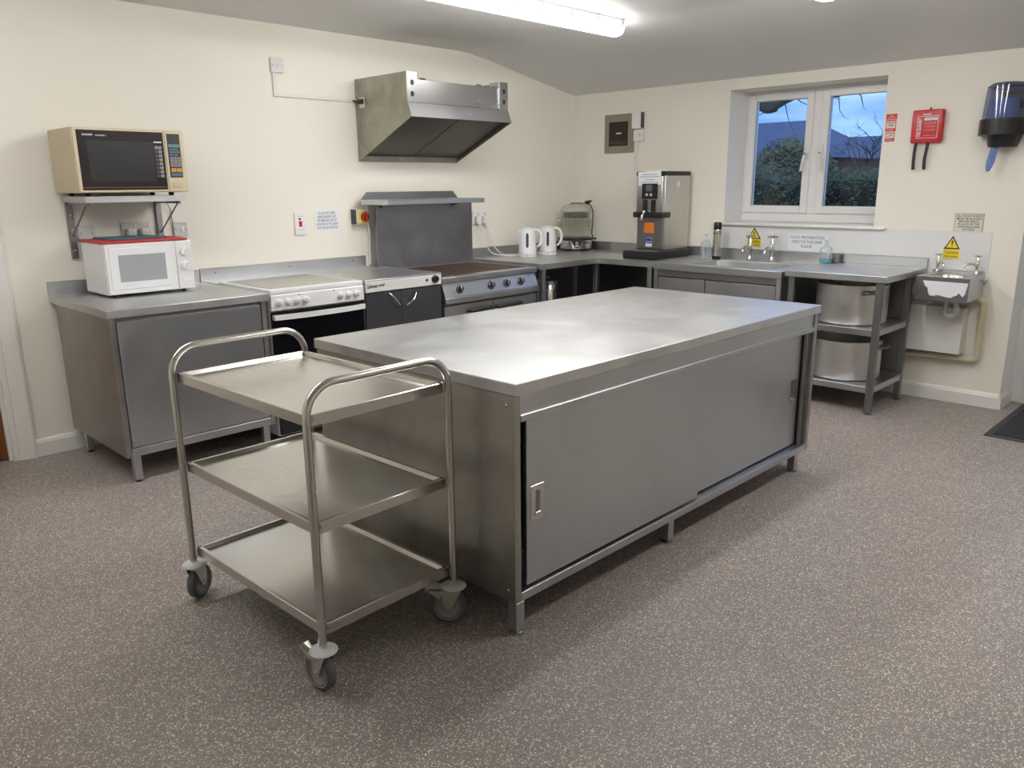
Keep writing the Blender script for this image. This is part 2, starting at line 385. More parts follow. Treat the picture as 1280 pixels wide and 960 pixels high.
# wooden door in the hood wall
def wood():
    m = mat('brown_wood', (.20, .075, .02), .4); n, l, b = nodes(m)
    f = noise(m, coords(m, (14, 14, .9)), 4, 5, .6, .6)
    l.new(ramp(m, f, [(.3, (.13, .042, .010)), (.7, (.24, .090, .025))]), b.inputs['Base Color']); return m
WOOD = wood()
dl = structure(thing('door_1', 'x', 'x', ((H_X0 + H_X1) / 2, .02, 0))); del dl['category'], dl['label']
ap = lambda a, b_: [(a, -.018), (a + (b_ - a) * .15, -.022), (a + (b_ - a) * .6, -.018), (a + (b_ - a) * .75, -.012), (b_, -.010), (b_, 0), (a, 0)]
B().prism(ap(-4.70, -4.785), 'z', 0, H_Z + .08).prism(ap(-5.705, -5.62), 'z', 0, H_Z + .08).box(H_X0, H_X1, -.018, 0, H_Z, H_Z + .08, .003).build('architrave', SKIRT, dl)
B().box(-4.815, -4.785, -.002, .15, 0, H_Z, .002).box(-5.62, -5.59, -.002, .15, 0, H_Z, .002).box(-5.59, -4.815, -.002, .15, H_Z - .03, H_Z, .002).box(-4.832, -4.813, .02, .045, 0, H_Z - .03, .002).build('jamb', SKIRT, dl)
lf = B().box(-5.588, -4.817, .047, .09, .004, H_Z - .032, .002).build('leaf', WOOD, dl)
B().box(-5.55, -5.50, .038, .047, .95, 1.12, .002).tube([(-5.525, .045, 1.05), (-5.525, -.01, 1.05), (-5.42, -.012, 1.05)], .009, 8).build('handle', CHROME, lf)

# ------------------------------------------------------------------ ceiling lamps
LAMP = mat('lit_diffuser', (.9, .9, .9), .4, emit=LAMP_STRENGTH, ecol=LAMP_COLOR)
def batten(x0, x1, y, label):
    t = thing('strip_light', label, 'ceiling light', ((x0 + x1) / 2, y, ZC), 'strip lights on the ceiling')
    B().box(x0, x1, y - .062, y + .062, ZC - .032, ZC - .001, .004).build('housing', GREYP, t)
    pf = [(y - .066, ZC - .034), (y - .066, ZC - .060), (y - .05, ZC - .086), (y - .02, ZC - .095), (y + .02, ZC - .095), (y + .05, ZC - .086), (y + .066, ZC - .060), (y + .066, ZC - .034)]
    B().prism(pf, 'x', x0 + .012, x1 - .012).build('diffuser', LAMP, t)
    for k in range(8):
        xx = x0 + .03 + (x1 - x0 - .06) * k / 7
        B().box(xx - .011, xx + .011, y - .071, y - .063, ZC - .055, ZC - .010, .002).build('clip', GREYP, t)
        B().box(xx - .011, xx + .011, y + .063, y + .071, ZC - .055, ZC - .010, .002).build('clip', GREYP, t)
batten(-3.25, -1.43, -1.56, 'lit white strip light on the ceiling in front of the extractor hood')
batten(-3.25, -1.43, -2.95, 'lit white strip light on the ceiling above the steel island')
batten(-3.25, -1.43, -4.34, 'lit white strip light on the ceiling above the open floor')
batten(-6.3, -4.48, -1.56, 'lit white strip light on the ceiling near the wooden door')

# ------------------------------------------------------------------ island
IX0, IX1, IY0, IY1, IZ = -4.165, -1.965, -3.280, -2.137, .877
t = thing('steel_island', 'long stainless steel island counter with two sliding doors', 'counter', ((IX0 + IX1) / 2, (IY0 + IY1) / 2, 0))
top = B()
top.box(IX0, IX1, IY0, IY1, IZ - .041, IZ, .004, 2)
top.build('worktop', STEEL_TOP, t)
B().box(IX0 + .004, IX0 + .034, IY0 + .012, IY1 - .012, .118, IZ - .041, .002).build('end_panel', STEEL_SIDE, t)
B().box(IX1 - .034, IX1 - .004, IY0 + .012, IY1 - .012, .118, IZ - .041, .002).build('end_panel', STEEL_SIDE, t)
B().box(IX0 + .034, IX1 - .034, IY1 - .032, IY1 - .014, .118, IZ - .041).build('back_panel', STEEL_DARK, t)
B().box(IX0 + .034, IX1 - .034, IY0 + .012, IY1 - .032, .118, .150, .002).build('bottom_shelf', STEEL, t)
B().box(IX0 + .034, IX1 - .034, IY0 + .020, IY0 + .032, .766, IZ - .041, .002).build('top_rail', STEEL, t)
B().box(IX0 + .034, IX1 - .034, IY0 + .012, IY0 + .032, .744, .768, .003).build('door_track', STEEL, t)
for (xa, xb, ya, hx) in ((-4.092, -3.020, IY0 + .024, -4.042), (-3.09, -2.035, IY0 + .052, -2.105)):
    d = B().box(xa, xb, ya, ya + .018, .158, .752, .002).build('sliding_door', STEEL, t)
    hp = rect = B()
    hp.box(hx - .033, hx + .033, ya - .0025, ya + .001, .385, .510, .001)
    hp = hp.build('pull_plate', STEEL_TUBE, d)
    B().box(hx - .008, hx + .012, ya - .004, ya - .0022, .405, .492, .001).build('pull_recess', STEEL_DARK, d)
    B().box(hx - .014, hx + .014, ya - .007, ya - .002, .402, .414, .002).build('pull_lip', CHROME, d)
B().box(IX1 - .075, IX1 - .034, IY0 + .030, IY0 + .046, .150, .744, .002).build('door_stop', STEEL_DARK, t)
for xx, yy in ((IX0 + .028, IY0 + .032), (IX0 + .028, IY1 - .06), (-3.19, IY0 + .06), (-3.19, IY1 - .06), (IX1 - .06, IY0 + .06), (IX1 - .06, IY1 - .06)):
    l_ = B().box(xx - .02, xx + .02, yy - .02, yy + .02, .012, .118, .002).build('leg', STEEL, t)
    B().lathe([(0, 0), (.024, 0), (.024, .006), (.014, .012), (0, .012)], xx, yy, 0, 16).build('foot', STEEL_DARK, l_)
for zz in (.16, .80):
    B().lathe([(0, 0), (.006, 0), (.004, .003), (0, .004)], M=Matrix.Translation((IX0 + .004, IY0 + .045, zz)) @ Matrix.Rotation(-pi / 2, 4, 'Y'), seg=10).build('rivet', STEEL_TUBE, t)
# plates stacked inside, seen through the gap beside the sliding door
PLATE = mat('white_china', (.78, .78, .76), .2)
pm = None
for k in range(11):
    if pm is None:
        pm = B().lathe([(0, .0), (.055, .0), (.058, .003), (.085, .007), (.118, .014), (.118, .0165), (.085, .0105), (.055, .0055), (0, .005)], seg=32).build('dinner_plate', PLATE)
        o = pm
    else:
        o = pm.copy(); COL.objects.link(o)
    o.location = (-4.008, IY0 + .20, .1505 + .0085 * k)
    tag(o, 'white plate in the stack inside the island, at the open end of its sliding door', 'plate', 'plates stacked in the island')

# ------------------------------------------------------------------ serving trolley
TM = Matrix.Translation((-4.512, -2.641, 0)) @ Matrix.Rotation(.025, 4, 'Z')
TW, TL = .529 / 2, .823 / 2
t = thing('serving_trolley', 'three tier stainless steel serving trolley on castors', 'trolley', (-4.512, -2.641, 0))
for v in (-1, 1):
    y = v * TL
    path = fillet([(-TW, y, .150), (-TW, y, .944), (TW, y, .944), (TW, y, .150)], .095, 8)
    B().tube(path, .0125, 14, M=TM).build('tube_frame', STEEL_TUBE, t)
for z in (.858, .532, .208):
    a, b_ = TW - .012, TL - .012
    tr = B().box(-a + .005, a - .005, -b_ + .005, b_ - .005, z - .0195, z - .0135, 0, M=TM).build('shelf', STEEL_TRAY, t)
    rim = B()
    for s in (-1, 1):
        rim.prism([(s * a, z - .034), (s * a, z - .002), (s * (a - .003), z), (s * (a - .014), z), (s * (a - .020), z - .013), (s * (a - .020), z - .020), (s * (a - .004), z - .020), (s * (a - .004), z - .034)], 'y', -b_, b_, TM)
        rim.prism([(s * b_, z - .034), (s * b_, z - .002), (s * (b_ - .003), z), (s * (b_ - .014), z), (s * (b_ - .020), z - .013), (s * (b_ - .020), z - .020), (s * (b_ - .004), z - .020), (s * (b_ - .004), z - .034)], 'x', -a, a, TM)
    rim.build('rim', STEEL_TUBE, tr)
def caster(u, v, ang, brake):
    Mc = TM @ Matrix.Translation((u * TW, v * TL, 0)) @ Matrix.Rotation(ang, 4, 'Z')
    Mw = Mc @ Matrix.Translation((.020, 0, .0622)) @ Matrix.Rotation(-pi / 2, 4, 'X') @ Matrix.Scale(1.15, 4)
    w = B().lathe([(.036, -.013), (.047, -.014), (.053, -.009), (.054, 0), (.053, .009), (.047, .014), (.036, .013), (.036, -.013)], M=Mw, seg=28).build('castor', RUBBER, t)
    B().lathe([(0, -.008), (.012, -.011), (.016, -.005), (.030, -.005), (.036, -.012), (.042, -.0145), (.042, .0145), (.036, .012), (.030, .005), (.016, .005), (.012, .011), (0, .008)], M=Mw, seg=24).build('hub', RUBBER2, w)
    f = B()
    for s in (-1, 1):
        poly = [(-.026, .128), (.034, .128), (.040, .095), (.032, .056), (.020, .048), (.008, .056), (-.010, .095)]
        f.prism([(a, z) for a, z in poly], 'y', s * .0195 - .0012, s * .0195 + .0012, Mc)
    f.box(-.026, .034, -.0205, .0205, .1265, .1295, 0, M=Mc)
    f.lathe([(0, .1285), (.026, .1285), (.028, .130), (.020, .134), (.012, .134), (.012, .15), (0, .15)], M=Mc, seg=18)
    f.cyl((.020, -.025, .0622), (.020, .025, .0622), .006, 10, Mc)
    f.build('fork', STEEL_TUBE, w)
    if brake:
        B().prism([(.034, .124), (.072, .132), (.096, .116), (.100, .124), (.074, .142), (.034, .132)], 'y', -.016, .016, Mc).prism([(.030, .124), (.088, .122), (.050, .090)], 'y', .0165, .0185, Mc).build('brake_lever', STEEL_TUBE, w)
    B().lathe([(.011, .150), (.030, .148), (.042, .140), (.043, .137), (.038, .133), (.011, .133)], M=Mc, seg=26).build('bumper_disc', BUMPER, w)
caster(-1, -1, radians(95), True)
caster(1, -1, radians(128), True)
caster(-1, 1, radians(30), False)
caster(1, 1, radians(70), False)

# ------------------------------------------------------------------ left cabinet
CX0, CX1, CD = -4.521, -3.664, -.875
t = thing('steel_cabinet', 'stainless steel cupboard with one wide door under the white microwave', 'cabinet', ((CX0 + CX1) / 2, CD / 2, 0))
B().box(CX0, CX1, CD, -.002, .858, .900, .004, 2).build('worktop', STEEL_TOP, t)
B().prism([(-.002, .899), (-.016, .899), (-.016, .970), (-.012, .973), (-.002, .973)], 'x', CX0, CX1).build('upstand', STEEL, t)
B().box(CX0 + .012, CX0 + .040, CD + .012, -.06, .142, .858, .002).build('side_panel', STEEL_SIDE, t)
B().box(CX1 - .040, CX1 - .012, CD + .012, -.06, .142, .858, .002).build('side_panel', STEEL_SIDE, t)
B().box(CX0 + .04, CX1 - .04, -.075, -.06, .142, .858).build('back_panel', STEEL_DARK, t)
B().box(CX0 + .04, CX1 - .04, CD + .014, -.075, .142, .185, .002).build('bottom_shelf', STEEL, t)
B().box(CX0 + .04, CX1 - .04, CD + .03, CD + .04, .835, .858).build('top_rail', STEEL_DARK, t)
B().box(CX0 + .045, CX1 - .045, CD + .012, CD + .034, .190, .836, .003).build('cabinet_door', STEEL, t)
for xx, yy in ((CX0 + .065, CD + .045), (CX0 + .065, -.13), (CX1 - .065, CD + .045), (CX1 - .065, -.13)):
    l_ = B().box(xx - .019, xx + .019, yy - .019, yy + .019, .012, .142, .002).build('leg', STEEL, t)
    B().lathe([(0, 0), (.016, 0), (.016, .012), (0, .012)], xx, yy, 0, 12).build('foot', BLACK, l_)

# filler shelf with upstand behind cooker and hot cupboard
t = thing('rear_filler_shelf', 'narrow steel filler shelf with upstand on the wall behind the white cooker', 'shelf', (-3.02, -.12, .88))
B().box(-3.648, -2.385, -.235, -.002, .878, .899, .002).build('shelf_strip', STEEL_TOP, t)
u_ = B().prism([(-.002, .899), (-.014, .899), (-.014, .974), (-.010, .977), (-.002, .977)], 'x', -3.648, -2.385).build('upstand', STEEL, t)
for xx in (-3.55, -3.02, -2.5):
    B().cyl((xx, -.013, .945), (xx, -.017, .945), .006, 10).build('screw', STEEL_DARK, u_)
for xx in (-3.62, -2.41):
    B().box(xx - .012, xx + .012, -.20, -.002, .70, .878, .002).build('bracket', STEEL_DARK, t)

# ------------------------------------------------------------------ white cooker
KX0, KX1, KF, KB, KZ = -3.645, -3.020, -.868, -.255, .913
t = thing('electric_cooker', 'white freestanding electric cooker with ceramic hob and black oven door', 'cooker', ((KX0 + KX1) / 2, (KF + KB) / 2, 0))
B().box(KX0, KX1, KF + .03, KB, .05, .885, .004).build('body', WHITE, t)
HOBG = mat('ceramic_hob', (.30, .285, .24), .16)
hb = rect_fr = B()
hb.box(KX0 - .002, KX1 + .002, KF + .004, KB + .004, .885, KZ, .006, 2).build('hob_frame', WHITE, t)
B().box(KX0 + .028, KX1 - .022, KF + .055, KB - .020, KZ - .004, KZ + .0015, .001).build('hob_glass', HOBG, t)
cpn = B().prism([(KF, .796), (KF + .03, .796), (KF + .03, .885), (KF + .008, .885), (KF, .878)], 'x', KX0, KX1).build('control_panel', WHITE, t)
for xx in (-3.599, -3.540, -3.483, -3.428, -3.190, -3.131, -3.076):
    B().lathe([(.021, 0), (.021, .006), (.018, .008), (.016, .026), (.013, .029), (0, .029)], M=Matrix.Translation((xx, KF + .001, .840)) @ Matrix.Rotation(pi / 2, 4, 'X'), seg=18).box(xx - .003, xx + .003, KF - .031, KF - .020, .827, .853, .001).build('knob', WHITE_P, cpn)
for xx in (-3.465, -3.232):
    B().cyl((xx, KF + .001, .872), (xx, KF - .001, .872), .004, 8).build('lamp_dot', BLACK, cpn)
dr_ = B().box(KX0 + .003, KX1 - .003, KF + .006, KF + .03, .20, .785, .003).build('oven_door', BLACKG, t)
hd = smooth_path([(KX0 + .004, KF - .018, .757), (KX0 + .15, KF - .034, .757), ((KX0 + KX1) / 2, KF - .040, .757), (KX1 - .15, KF - .034, .757), (KX1 - .004, KF - .018, .757)], 5)
hh = B()
for a, b_ in zip(hd, hd[1:]):
    hh.prism([(a.x, a.y), (b_.x, b_.y), (b_.x, b_.y + .010), (a.x, a.y + .010)], 'z', .742, .772)
hh.box(KX0 + .004, KX0 + .03, KF - .020, KF + .008, .744, .770, .002).box(KX1 - .03, KX1 - .004, KF - .020, KF + .008, .744, .770, .002)
hh.build('handle', WHITE_P, dr_)
B().box(KX0 + .003, KX1 - .003, KF + .008, KF + .03, .06, .194, .004).build('drawer', BLACK, t)
for xx in (KX0 + .05, KX1 - .05):
    for yy in (KF + .08, KB - .06): B().lathe([(0, 0), (.02, 0), (.02, .05), (0, .05)], xx, yy, 0, 12).build('foot', BLACK, t)

# ------------------------------------------------------------------ hot cupboard
HX0, HX1, HF, HZ = -3.005, -2.388, -.868, .911
t = thing('hot_cupboard', 'low grey steel hot cupboard with white control strip beside the range', 'hot cupboard', ((HX0 + HX1) / 2, -.55, 0))
B().box(HX0, HX1, HF + .02, -.240, .06, .885, .003).build('body', STEEL_DARK, t)
B().box(HX0 - .001, HX1 + .001, HF, -.238, .885, HZ, .004, 2).build('top', STEEL_TOP, t)
STRIP = mat('pale_control_strip', (.68, .68, .66), .35)
B().box(HX0 + .002, HX1 - .002, HF - .002, HF + .02, .832, .900, .003).build('control_strip', STRIP, t)
lettering('lettering', 'Lincat', .075, .024, face_frame((-2.952, HF - .0035, .872), BACK), INKB, t, .02)
lettering('lettering', 'seal', .045, .016, face_frame((-2.884, HF - .0035, .874), BACK), INKB, t, .03)
B().cyl((-2.518, HF - .001, .870), (-2.518, HF - .006, .870), .009, 12).build('indicator', BLACK, t)
B().lathe([(.026, 0), (.026, .006), (.022, .008), (.021, .022), (0, .023)], M=Matrix.Translation((-2.450, HF - .001, .872)) @ Matrix.Rotation(pi / 2, 4, 'X'), seg=20).box(-2.453, -2.447, HF - .030, HF - .02, .852, .892, .001).build('knob', BLACK, t)
DOORG = mat('dark_grey_door', (.085, .085, .09), .38, .6)
for xa, xb, h0, h1 in ((HX0 + .003, -2.728, (-2.829, .810), (-2.757, .733)), (-2.726, HX1 - .003, (-2.622, .800), (-2.694, .731))):
    d = B().box(xa, xb, HF + .004, HF + .02, .12, .826, .002).build('door', DOORG, t)
    mx_, mz_ = (h0[0] + h1[0]) / 2, (h0[1] + h1[1]) / 2
    B().tube(smooth_path([(h0[0], HF + .004, h0[1]), (h0[0], HF - .018, h0[1]), (mx_, HF - .034, mz_ - .004), (h1[0], HF - .018, h1[1]), (h1[0], HF + .004, h1[1])], 6), .006, 8).build('handle', CHROME, d)
for xx in (HX0 + .05, HX1 - .05):
    for yy in (HF + .08, -.30): B().lathe([(0, 0), (.02, 0), (.02, .06), (0, .06)], xx, yy, 0, 12).build('foot', STEEL_DARK, t)

# ------------------------------------------------------------------ commercial range
RX0, RX1, RF, RB, RZ = -2.352, -1.405, -.832, -.082, .868
t = thing('commercial_range', 'steel commercial range with brown solid hotplates and four black knobs', 'range', ((RX0 + RX1) / 2, (RF + RB) / 2, 0))
B().box(RX0 + .004, RX1 - .004, RF + .035, RB, .12, .826, .003).build('body', STEEL_DARK, t)
B().box(RX0, RX1, RF, RF + .07, .825, RZ, .008, 2).box(RX0, RX0 + .03, RF + .06, RB, .825, RZ, .002).box(RX1 - .03, RX1, RF + .06, RB, .825, RZ, .002).box(RX0 + .03, RX1 - .03, RB - .05, RB, .825, RZ, .002).build('hob_surround', STEEL, t)
def rust():
    m = mat('browned_iron', (.10, .05, .035), .62, .3); n, l, b = nodes(m)
    f = noise(m, coords(m), 7, 5, .6, 1); l.new(ramp(m, f, [(.3, (.045, .026, .022)), (.7, (.13, .065, .048))]), b.inputs['Base Color']); return m
RUST = rust()
for k in range(3):
    xa = RX0 + .034 + k * .2935
    B().box(xa, xa + .2905, RF + .073, RB - .054, .835, RZ - .001, .003).build('hotplate', RUST, t)
cpn = B().prism([(RF + .036, .826), (RF + .020, .826), (RF - .018, .730), (RF + .036, .730)], 'x', RX0 + .008, RX1 - .008).build('control_panel', STEEL, t)
sl = math.atan2(.038, .096)
for xx in (-2.199, -1.894, -1.738, -1.589):
    Mk = Matrix.Translation((xx, RF - .001, .775)) @ Matrix.Rotation(pi / 2 - sl, 4, 'X')
    kn = B().lathe([(.030, 0), (.030, .006), (.024, .008), (.022, .024), (0, .025)], M=Mk, seg=20).build('knob', BLACK, cpn)
    B().lathe([(.0265, .0075), (.0262, .012), (.0225, .012)], M=Mk, seg=20).box(-.003, .003, -.02, .02, .024, .030, .001, M=Mk).build('knob_ring', STEEL_TUBE, kn)
plate('badge', Matrix.Translation((-1.460, RF + .010, .810)) @ Matrix.Rotation(pi / 2 - sl, 4, 'X'), .055, .014, .002, mat('blue_badge', (.2, .3, .6), .4), cpn)
B().box(RX0 + .002, RX1 - .002, RF - .030, RF + .036, .686, .728, .006, 2).build('spill_ledge', STEEL, t)
for xa, xb, hx0, hx1 in ((RX0 + .012, -1.880, -2.125, -1.905), (-1.874, RX1 - .012, -1.855, -1.612)):
    d = B().box(xa, xb, RF, RF + .035, .16, .668, .004).build('oven_door', STEEL, t)
    B().tube(fillet([(hx0, RF, .618), (hx0, RF - .045, .618), (hx1, RF - .045, .622), (hx1, RF, .622)], .02, 4), .011, 10).build('handle', BLACK, d)
for xx in (RX0 + .06, RX1 - .06):
    for yy in (RF + .08, RB - .06): B().lathe([(0, 0), (.025, 0), (.022, .12), (0, .12)], xx, yy, 0, 12).build('leg', STEEL_DARK, t)
# splashback and shelf
SPLASH = steel('heat_marked_steel', (.30, .30, .315), .30, .45, (4, 4, 40), 1.8, (.33, .335, .365))
B().box(-2.338, -1.388, -.100, -.082, .860, 1.362, .002).build('splashback', SPLASH, t)
sh = B().box(-2.448, -1.530, -.400, -.082, 1.343, 1.378, .003).build('plate_shelf', STEEL, t)
B().prism([(-2.448, 1.378), (-2.448, 1.384), (-2.402, 1.431), (-1.583, 1.431), (-1.535, 1.384), (-1.530, 1.378)], 'y', -.092, -.082).build('shelf_upstand', STEEL_DARK, sh)
for xx in (-2.29, -1.60):
    B().prism([(-.100, 1.343), (-.20, 1.343), (-.20, 1.338), (-.100, 1.318)], 'x', xx - .003, xx + .003).build('shelf_bracket', STEEL_DARK, sh)
c_ = B().tube(smooth_path([(-2.345, -.012, .905), (-2.347, -.012, 1.0), (-2.343, -.012, 1.15), (-2.352, -.012, 1.26), (-2.350, -.012, 1.335)], 6), .008, 8).build('range_cable', TRUNK)
tag(c_, 'pale cable running up the wall at the left edge of the steel splashback', 'cable')

# ------------------------------------------------------------------ extractor hood
EX0, EX1 = -2.395, -1.452
t = thing('extractor_hood', 'wall mounted stainless extractor hood with sloping underside above the range', 'extractor hood', ((EX0 + EX1) / 2, -.002, 1.646))
side = [(-.002, 1.646), (-.622, 1.917), (-.582, 2.008), (-.582, 2.200), (-.002, 2.200)]
side_b = [(-.002, 1.646), (-.622, 1.917), (-.582, 2.008), (-.002, 2.008)]
for xa, xb in ((EX0, EX0 + .006), (EX1 - .006, EX1)):
    p_ = B().prism(side_b, 'x', xa, xb).build('side_panel', STEEL_HOOD, t)
    B().prism([(-.002, 2.0095), (-.584, 2.0095), (-.584, 2.200), (-.002, 2.200)], 'x', xa, xb).build('upper_side_panel', STEEL_HOOD, p_)
B().prism([(-.582, 2.008), (-.622, 1.917), (-.612, 1.917), (-.572, 2.008)], 'x', EX0 + .006, EX1 - .006).build('front_lip', STEEL, t)
B().box(EX0 + .089, EX1 - .089, -.574, -.566, 2.010, 2.158, .002).build('front_panel', STEEL_HOODF, t)
B().box(EX0 + .089, EX1 - .089, -.566, -.013, 2.150, 2.156).build('top_panel', STEEL_HOOD, t)
B().box(EX0 + .006, EX1 - .006, -.012, -.002, 1.646, 2.2).build('back_panel', STEEL_HOOD, t)
for xa, xb in ((EX0, EX0 + .088), (EX1 - .088, EX1)):
    bx_ = B().box(max(xa, EX0 + .0065), min(xb, EX1 - .0065), -.585, -.48, 2.0095, 2.1995, .001).build('switch_box', STEEL_HOODF, t)
    for zz in (2.062, 2.135):
        B().box(xa + .034, xa + .058, -.589, -.583, zz - .016, zz + .016, .002).build('rocker_switch', BLACK, bx_)
th_ = atan2(1.917 - 1.646, .62)
for k in range(2):
    xa = EX0 + .012 + k * .463
    Mf = Matrix.Translation((xa, -.006, 1.676)) @ Matrix.Rotation(-th_, 4, 'X')
    fl = B().box(0, .456, -.635, -.02, 0, .012, .002, M=Mf).build('grease_filter', FILTER, t)
for xx in (-2.15, -1.62):
    B().lathe([(0, .03), (.02, .03), (.03, .015), (.03, 0)], xx, -.45, 2.156, 14).build('motor_cap', STEEL_DARK, t)
lettering('lettering', 'LINCAT', .04, .009, face_frame((-1.86, -.612, 1.958), BACK, (0, .4, .91)), WHITE_P, t, .02)
so = bx('outlet_plate', -2.4025, -2.3955, -.115, -.055, 2.005, 2.075, OFFWHITE, t)

# ------------------------------------------------------------------ wall sockets, switches, trunking on the hood wall
def wallplate(name, label, x0, x1, z0, z1, m=GREYP, t_=.010, cat='socket', group=None):
    t = thing(name, label, cat, ((x0 + x1) / 2, -.001, (z0 + z1) / 2), group)
    B().box(x0, x1, -t_, -.001, z0, z1, .003, 2).build('plate', m, t)
    return t
t = wallplate('blank_plate', 'square plastic blank plate high on the wall, above the trunking to the hood', -3.044, -2.955, 2.192, 2.284, GREYP, .016, 'wall plate')
for xx in (-3.032, -2.968): B().cyl((xx, -.016, 2.236), (xx, -.018, 2.236), .005, 8).build('screw', STEEL_DARK, t)
lettering('lettering', '13 A\nFUSE', .022, .022, face_frame((-3.0, -.0165, 2.238), BACK), INK, t)
t = thing('trunking', 'white plastic cable trunking bending from the blank plate to the hood', 'trunking', (-2.73, -.001, 2.05))
B().box(-3.036, -3.012, -.016, -.001, 2.046, 2.191, .002).build('vertical_run', TRUNK, t)
B().box(-3.012, -2.397, -.016, -.001, 2.046, 2.070, .002).build('horizontal_run', TRUNK, t)
pg = B().box(-2.420, -2.404, -.118, -.052, 2.03, 2.062, .006, 2).tube(smooth_path([(-2.412, -.058, 2.045), (-2.42, -.035, 2.05), (-2.425, -.018, 2.056)], 5), .006, 8).build('hood_plug', BLACK)
tag(pg, 'black plug in the outlet on the side of the extractor hood', 'plug')
t = wallplate('cooker_switch', 'tall white cooker switch with red rocker beside the ovens notice', -2.952, -2.866, 1.152, 1.303, WHITE_P, .014, 'switch')
B().box(-2.922, -2.898, -.018, -.013, 1.207, 1.245, .002).build('red_rocker', RED, t)
B().box(-2.923, -2.905, -.0155, -.013, 1.253, 1.264, .001).build('neon', BLACK, t)
B().box(-2.945, -2.874, -.0155, -.0135, 1.168, 1.190, .001).build('label_strip', PAPER, t)
lettering('lettering', 'COOKER', .05, .007, face_frame((-2.909, -.0158, 1.186), BACK), INK, t)
lettering('lettering', 'COOKER CONTROL', .045, .005, face_frame((-2.909, -.0145, 1.278), BACK), INK, t)
t = thing('oven_notice', 'white paper notice about using the ovens, beside the red cooker switch', 'notice', (-2.69, -.001, 1.167))
B().box(-2.792, -2.587, -.003, -.001, 1.167, 1.316).build('sheet', PAPER, t)
lettering('lettering', 'TO USE THE OVENS\nPLEASE ENSURE THAT\nTHE ‘MASTER SWITCH’\nLOCATED IN THE OVENS\nIS IN THE ON POSITION', .178, .118, face_frame((-2.69, -.0036, 1.242), BACK), INK, t, .004)
t = thing('rotary_isolator', 'ivory isolator box with red rotary knob on yellow plate', 'switch', (-2.44, -.001, 1.26))
B().box(-2.485, -2.375, -.065, -.001, 1.205, 1.313, .004, 2).build('enclosure', OFFWHITE, t)
B().box(-2.487, -2.4845, -.066, -.001, 1.207, 1.311, .001).build('side_cover', mat('dark_grey_plastic', (.06, .06, .06), .5), t)
B().box(-2.462, -2.388, -.072, -.065, 1.217, 1.297, .002).build('yellow_plate', YEL, t)
kb = B().lathe([(.034, 0), (.034, .012), (.030, .016), (0, .016)], M=Matrix.Translation((-2.418, -.072, 1.257)) @ Matrix.Rotation(pi / 2, 4, 'X'), seg=24).build('red_knob', REDD, t)
B().box(-2.424, -2.412, -.106, -.086, 1.228, 1.286, .003).build('grip', RED, kb)
for z in (1.212, 1.306): B().cyl((-2.475, -.064, z), (-2.475, -.067, z), .004, 8).build('screw', BLACK, t)

t = wallplate('blank_plate', 'square plastic blank plate on the wall by the left shelf bracket', -4.325, -4.238, 1.182, 1.272, GREYP, .012, 'wall plate')
for xx in (-4.31, -4.252): B().cyl((xx, -.012, 1.228), (xx, -.014, 1.228), .005, 8).build('screw', STEEL_DARK, t)
t = wallplate('double_socket', 'double socket with two white plugs, above the white microwave', -4.089, -3.925, 1.192, 1.280, GREYP, .014)
for xx in (-4.045, -3.965):
    B().box(xx - .024, xx + .024, -.05, -.013, 1.195, 1.245, .006, 2).build('plug', WHITE_P, t)
    B().box(xx - .004 + .03, xx + .008 + .03, -.019, -.013, 1.250, 1.272, .002).build('switch', WHITE_P, t)
t = wallplate('fused_spur', 'small switched spur plate with label, right of the right shelf bracket', -3.783, -3.697, 1.188, 1.274, GREYP, .012, 'switch')
B().box(-3.775, -3.705, -.0135, -.011, 1.255, 1.270, .0005).build('label_strip', PAPER, t)
lettering('lettering', 'WATER BOILER', .06, .007, face_frame((-3.74, -.0140, 1.2625), BACK), INKB, t)
B().box(-3.740, -3.722, -.018, -.011, 1.215, 1.242, .002).build('rocker', WHITE_P, t)
for xx in (-3.772, -3.708): B().cyl((xx, -.012, 1.228), (xx, -.014, 1.228), .004, 8).build('screw', STEEL_DARK, t)
t = wallplate('double_socket', 'double socket with two white plugs, beside the steel splashback', -1.298, -1.140, 1.150, 1.263, WHITE_P, .014)
for xx in (-1.262, -1.180):
    B().box(xx - .023, xx + .023, -.05, -.013, 1.160, 1.222, .006, 2).build('plug', WHITE_P, t)
    B().box(xx + .012, xx + .024, -.019, -.013, 1.228, 1.252, .002).build('switch', GREYP, t)

# ------------------------------------------------------------------ microwave shelf
t = thing('wall_shelf', 'small steel wall shelf on two brackets under the beige microwave', 'shelf', (-4.11, -.001, 1.40))
B().prism([(-.002, 1.402), (-.380, 1.402), (-.380, 1.434), (-.002, 1.434)], 'x', -4.383, -3.848).build('shelf_board', STEEL, t)
for xx in (-4.357, -3.866):
    br = B().box(xx - .017, xx + .017, -.022, -.002, 1.092, 1.402, .002).build('bracket', STEEL_DARK, t)
    B().box(xx - .006, xx + .006, -.33, -.02, 1.388, 1.402).tube([(xx, -.020, 1.215), (xx, -.30, 1.392)], .005, 6).build('strut', STEEL_DARK, br)
    for zz in (1.14, 1.25, 1.33): B().cyl((xx, -.021, zz), (xx, -.025, zz), .005, 8).build('screw', STEEL_TUBE, br)
c_ = B().tube(smooth_path([(-3.93, -.05, 1.43), (-3.835, -.03, 1.405), (-3.80, -.02, 1.36), (-3.79, -.012, 1.30), (-3.785, -.016, 1.22), (-3.80, -.02, 1.15), (-3.88, -.03, .99), (-3.86, -.06, .925)], 8), .0035, 6).build('power_cable', mat('grey_cable', (.35, .34, .32), .5))
tag(c_, 'thin grey power cable hanging from the beige microwave behind its shelf', 'cable')

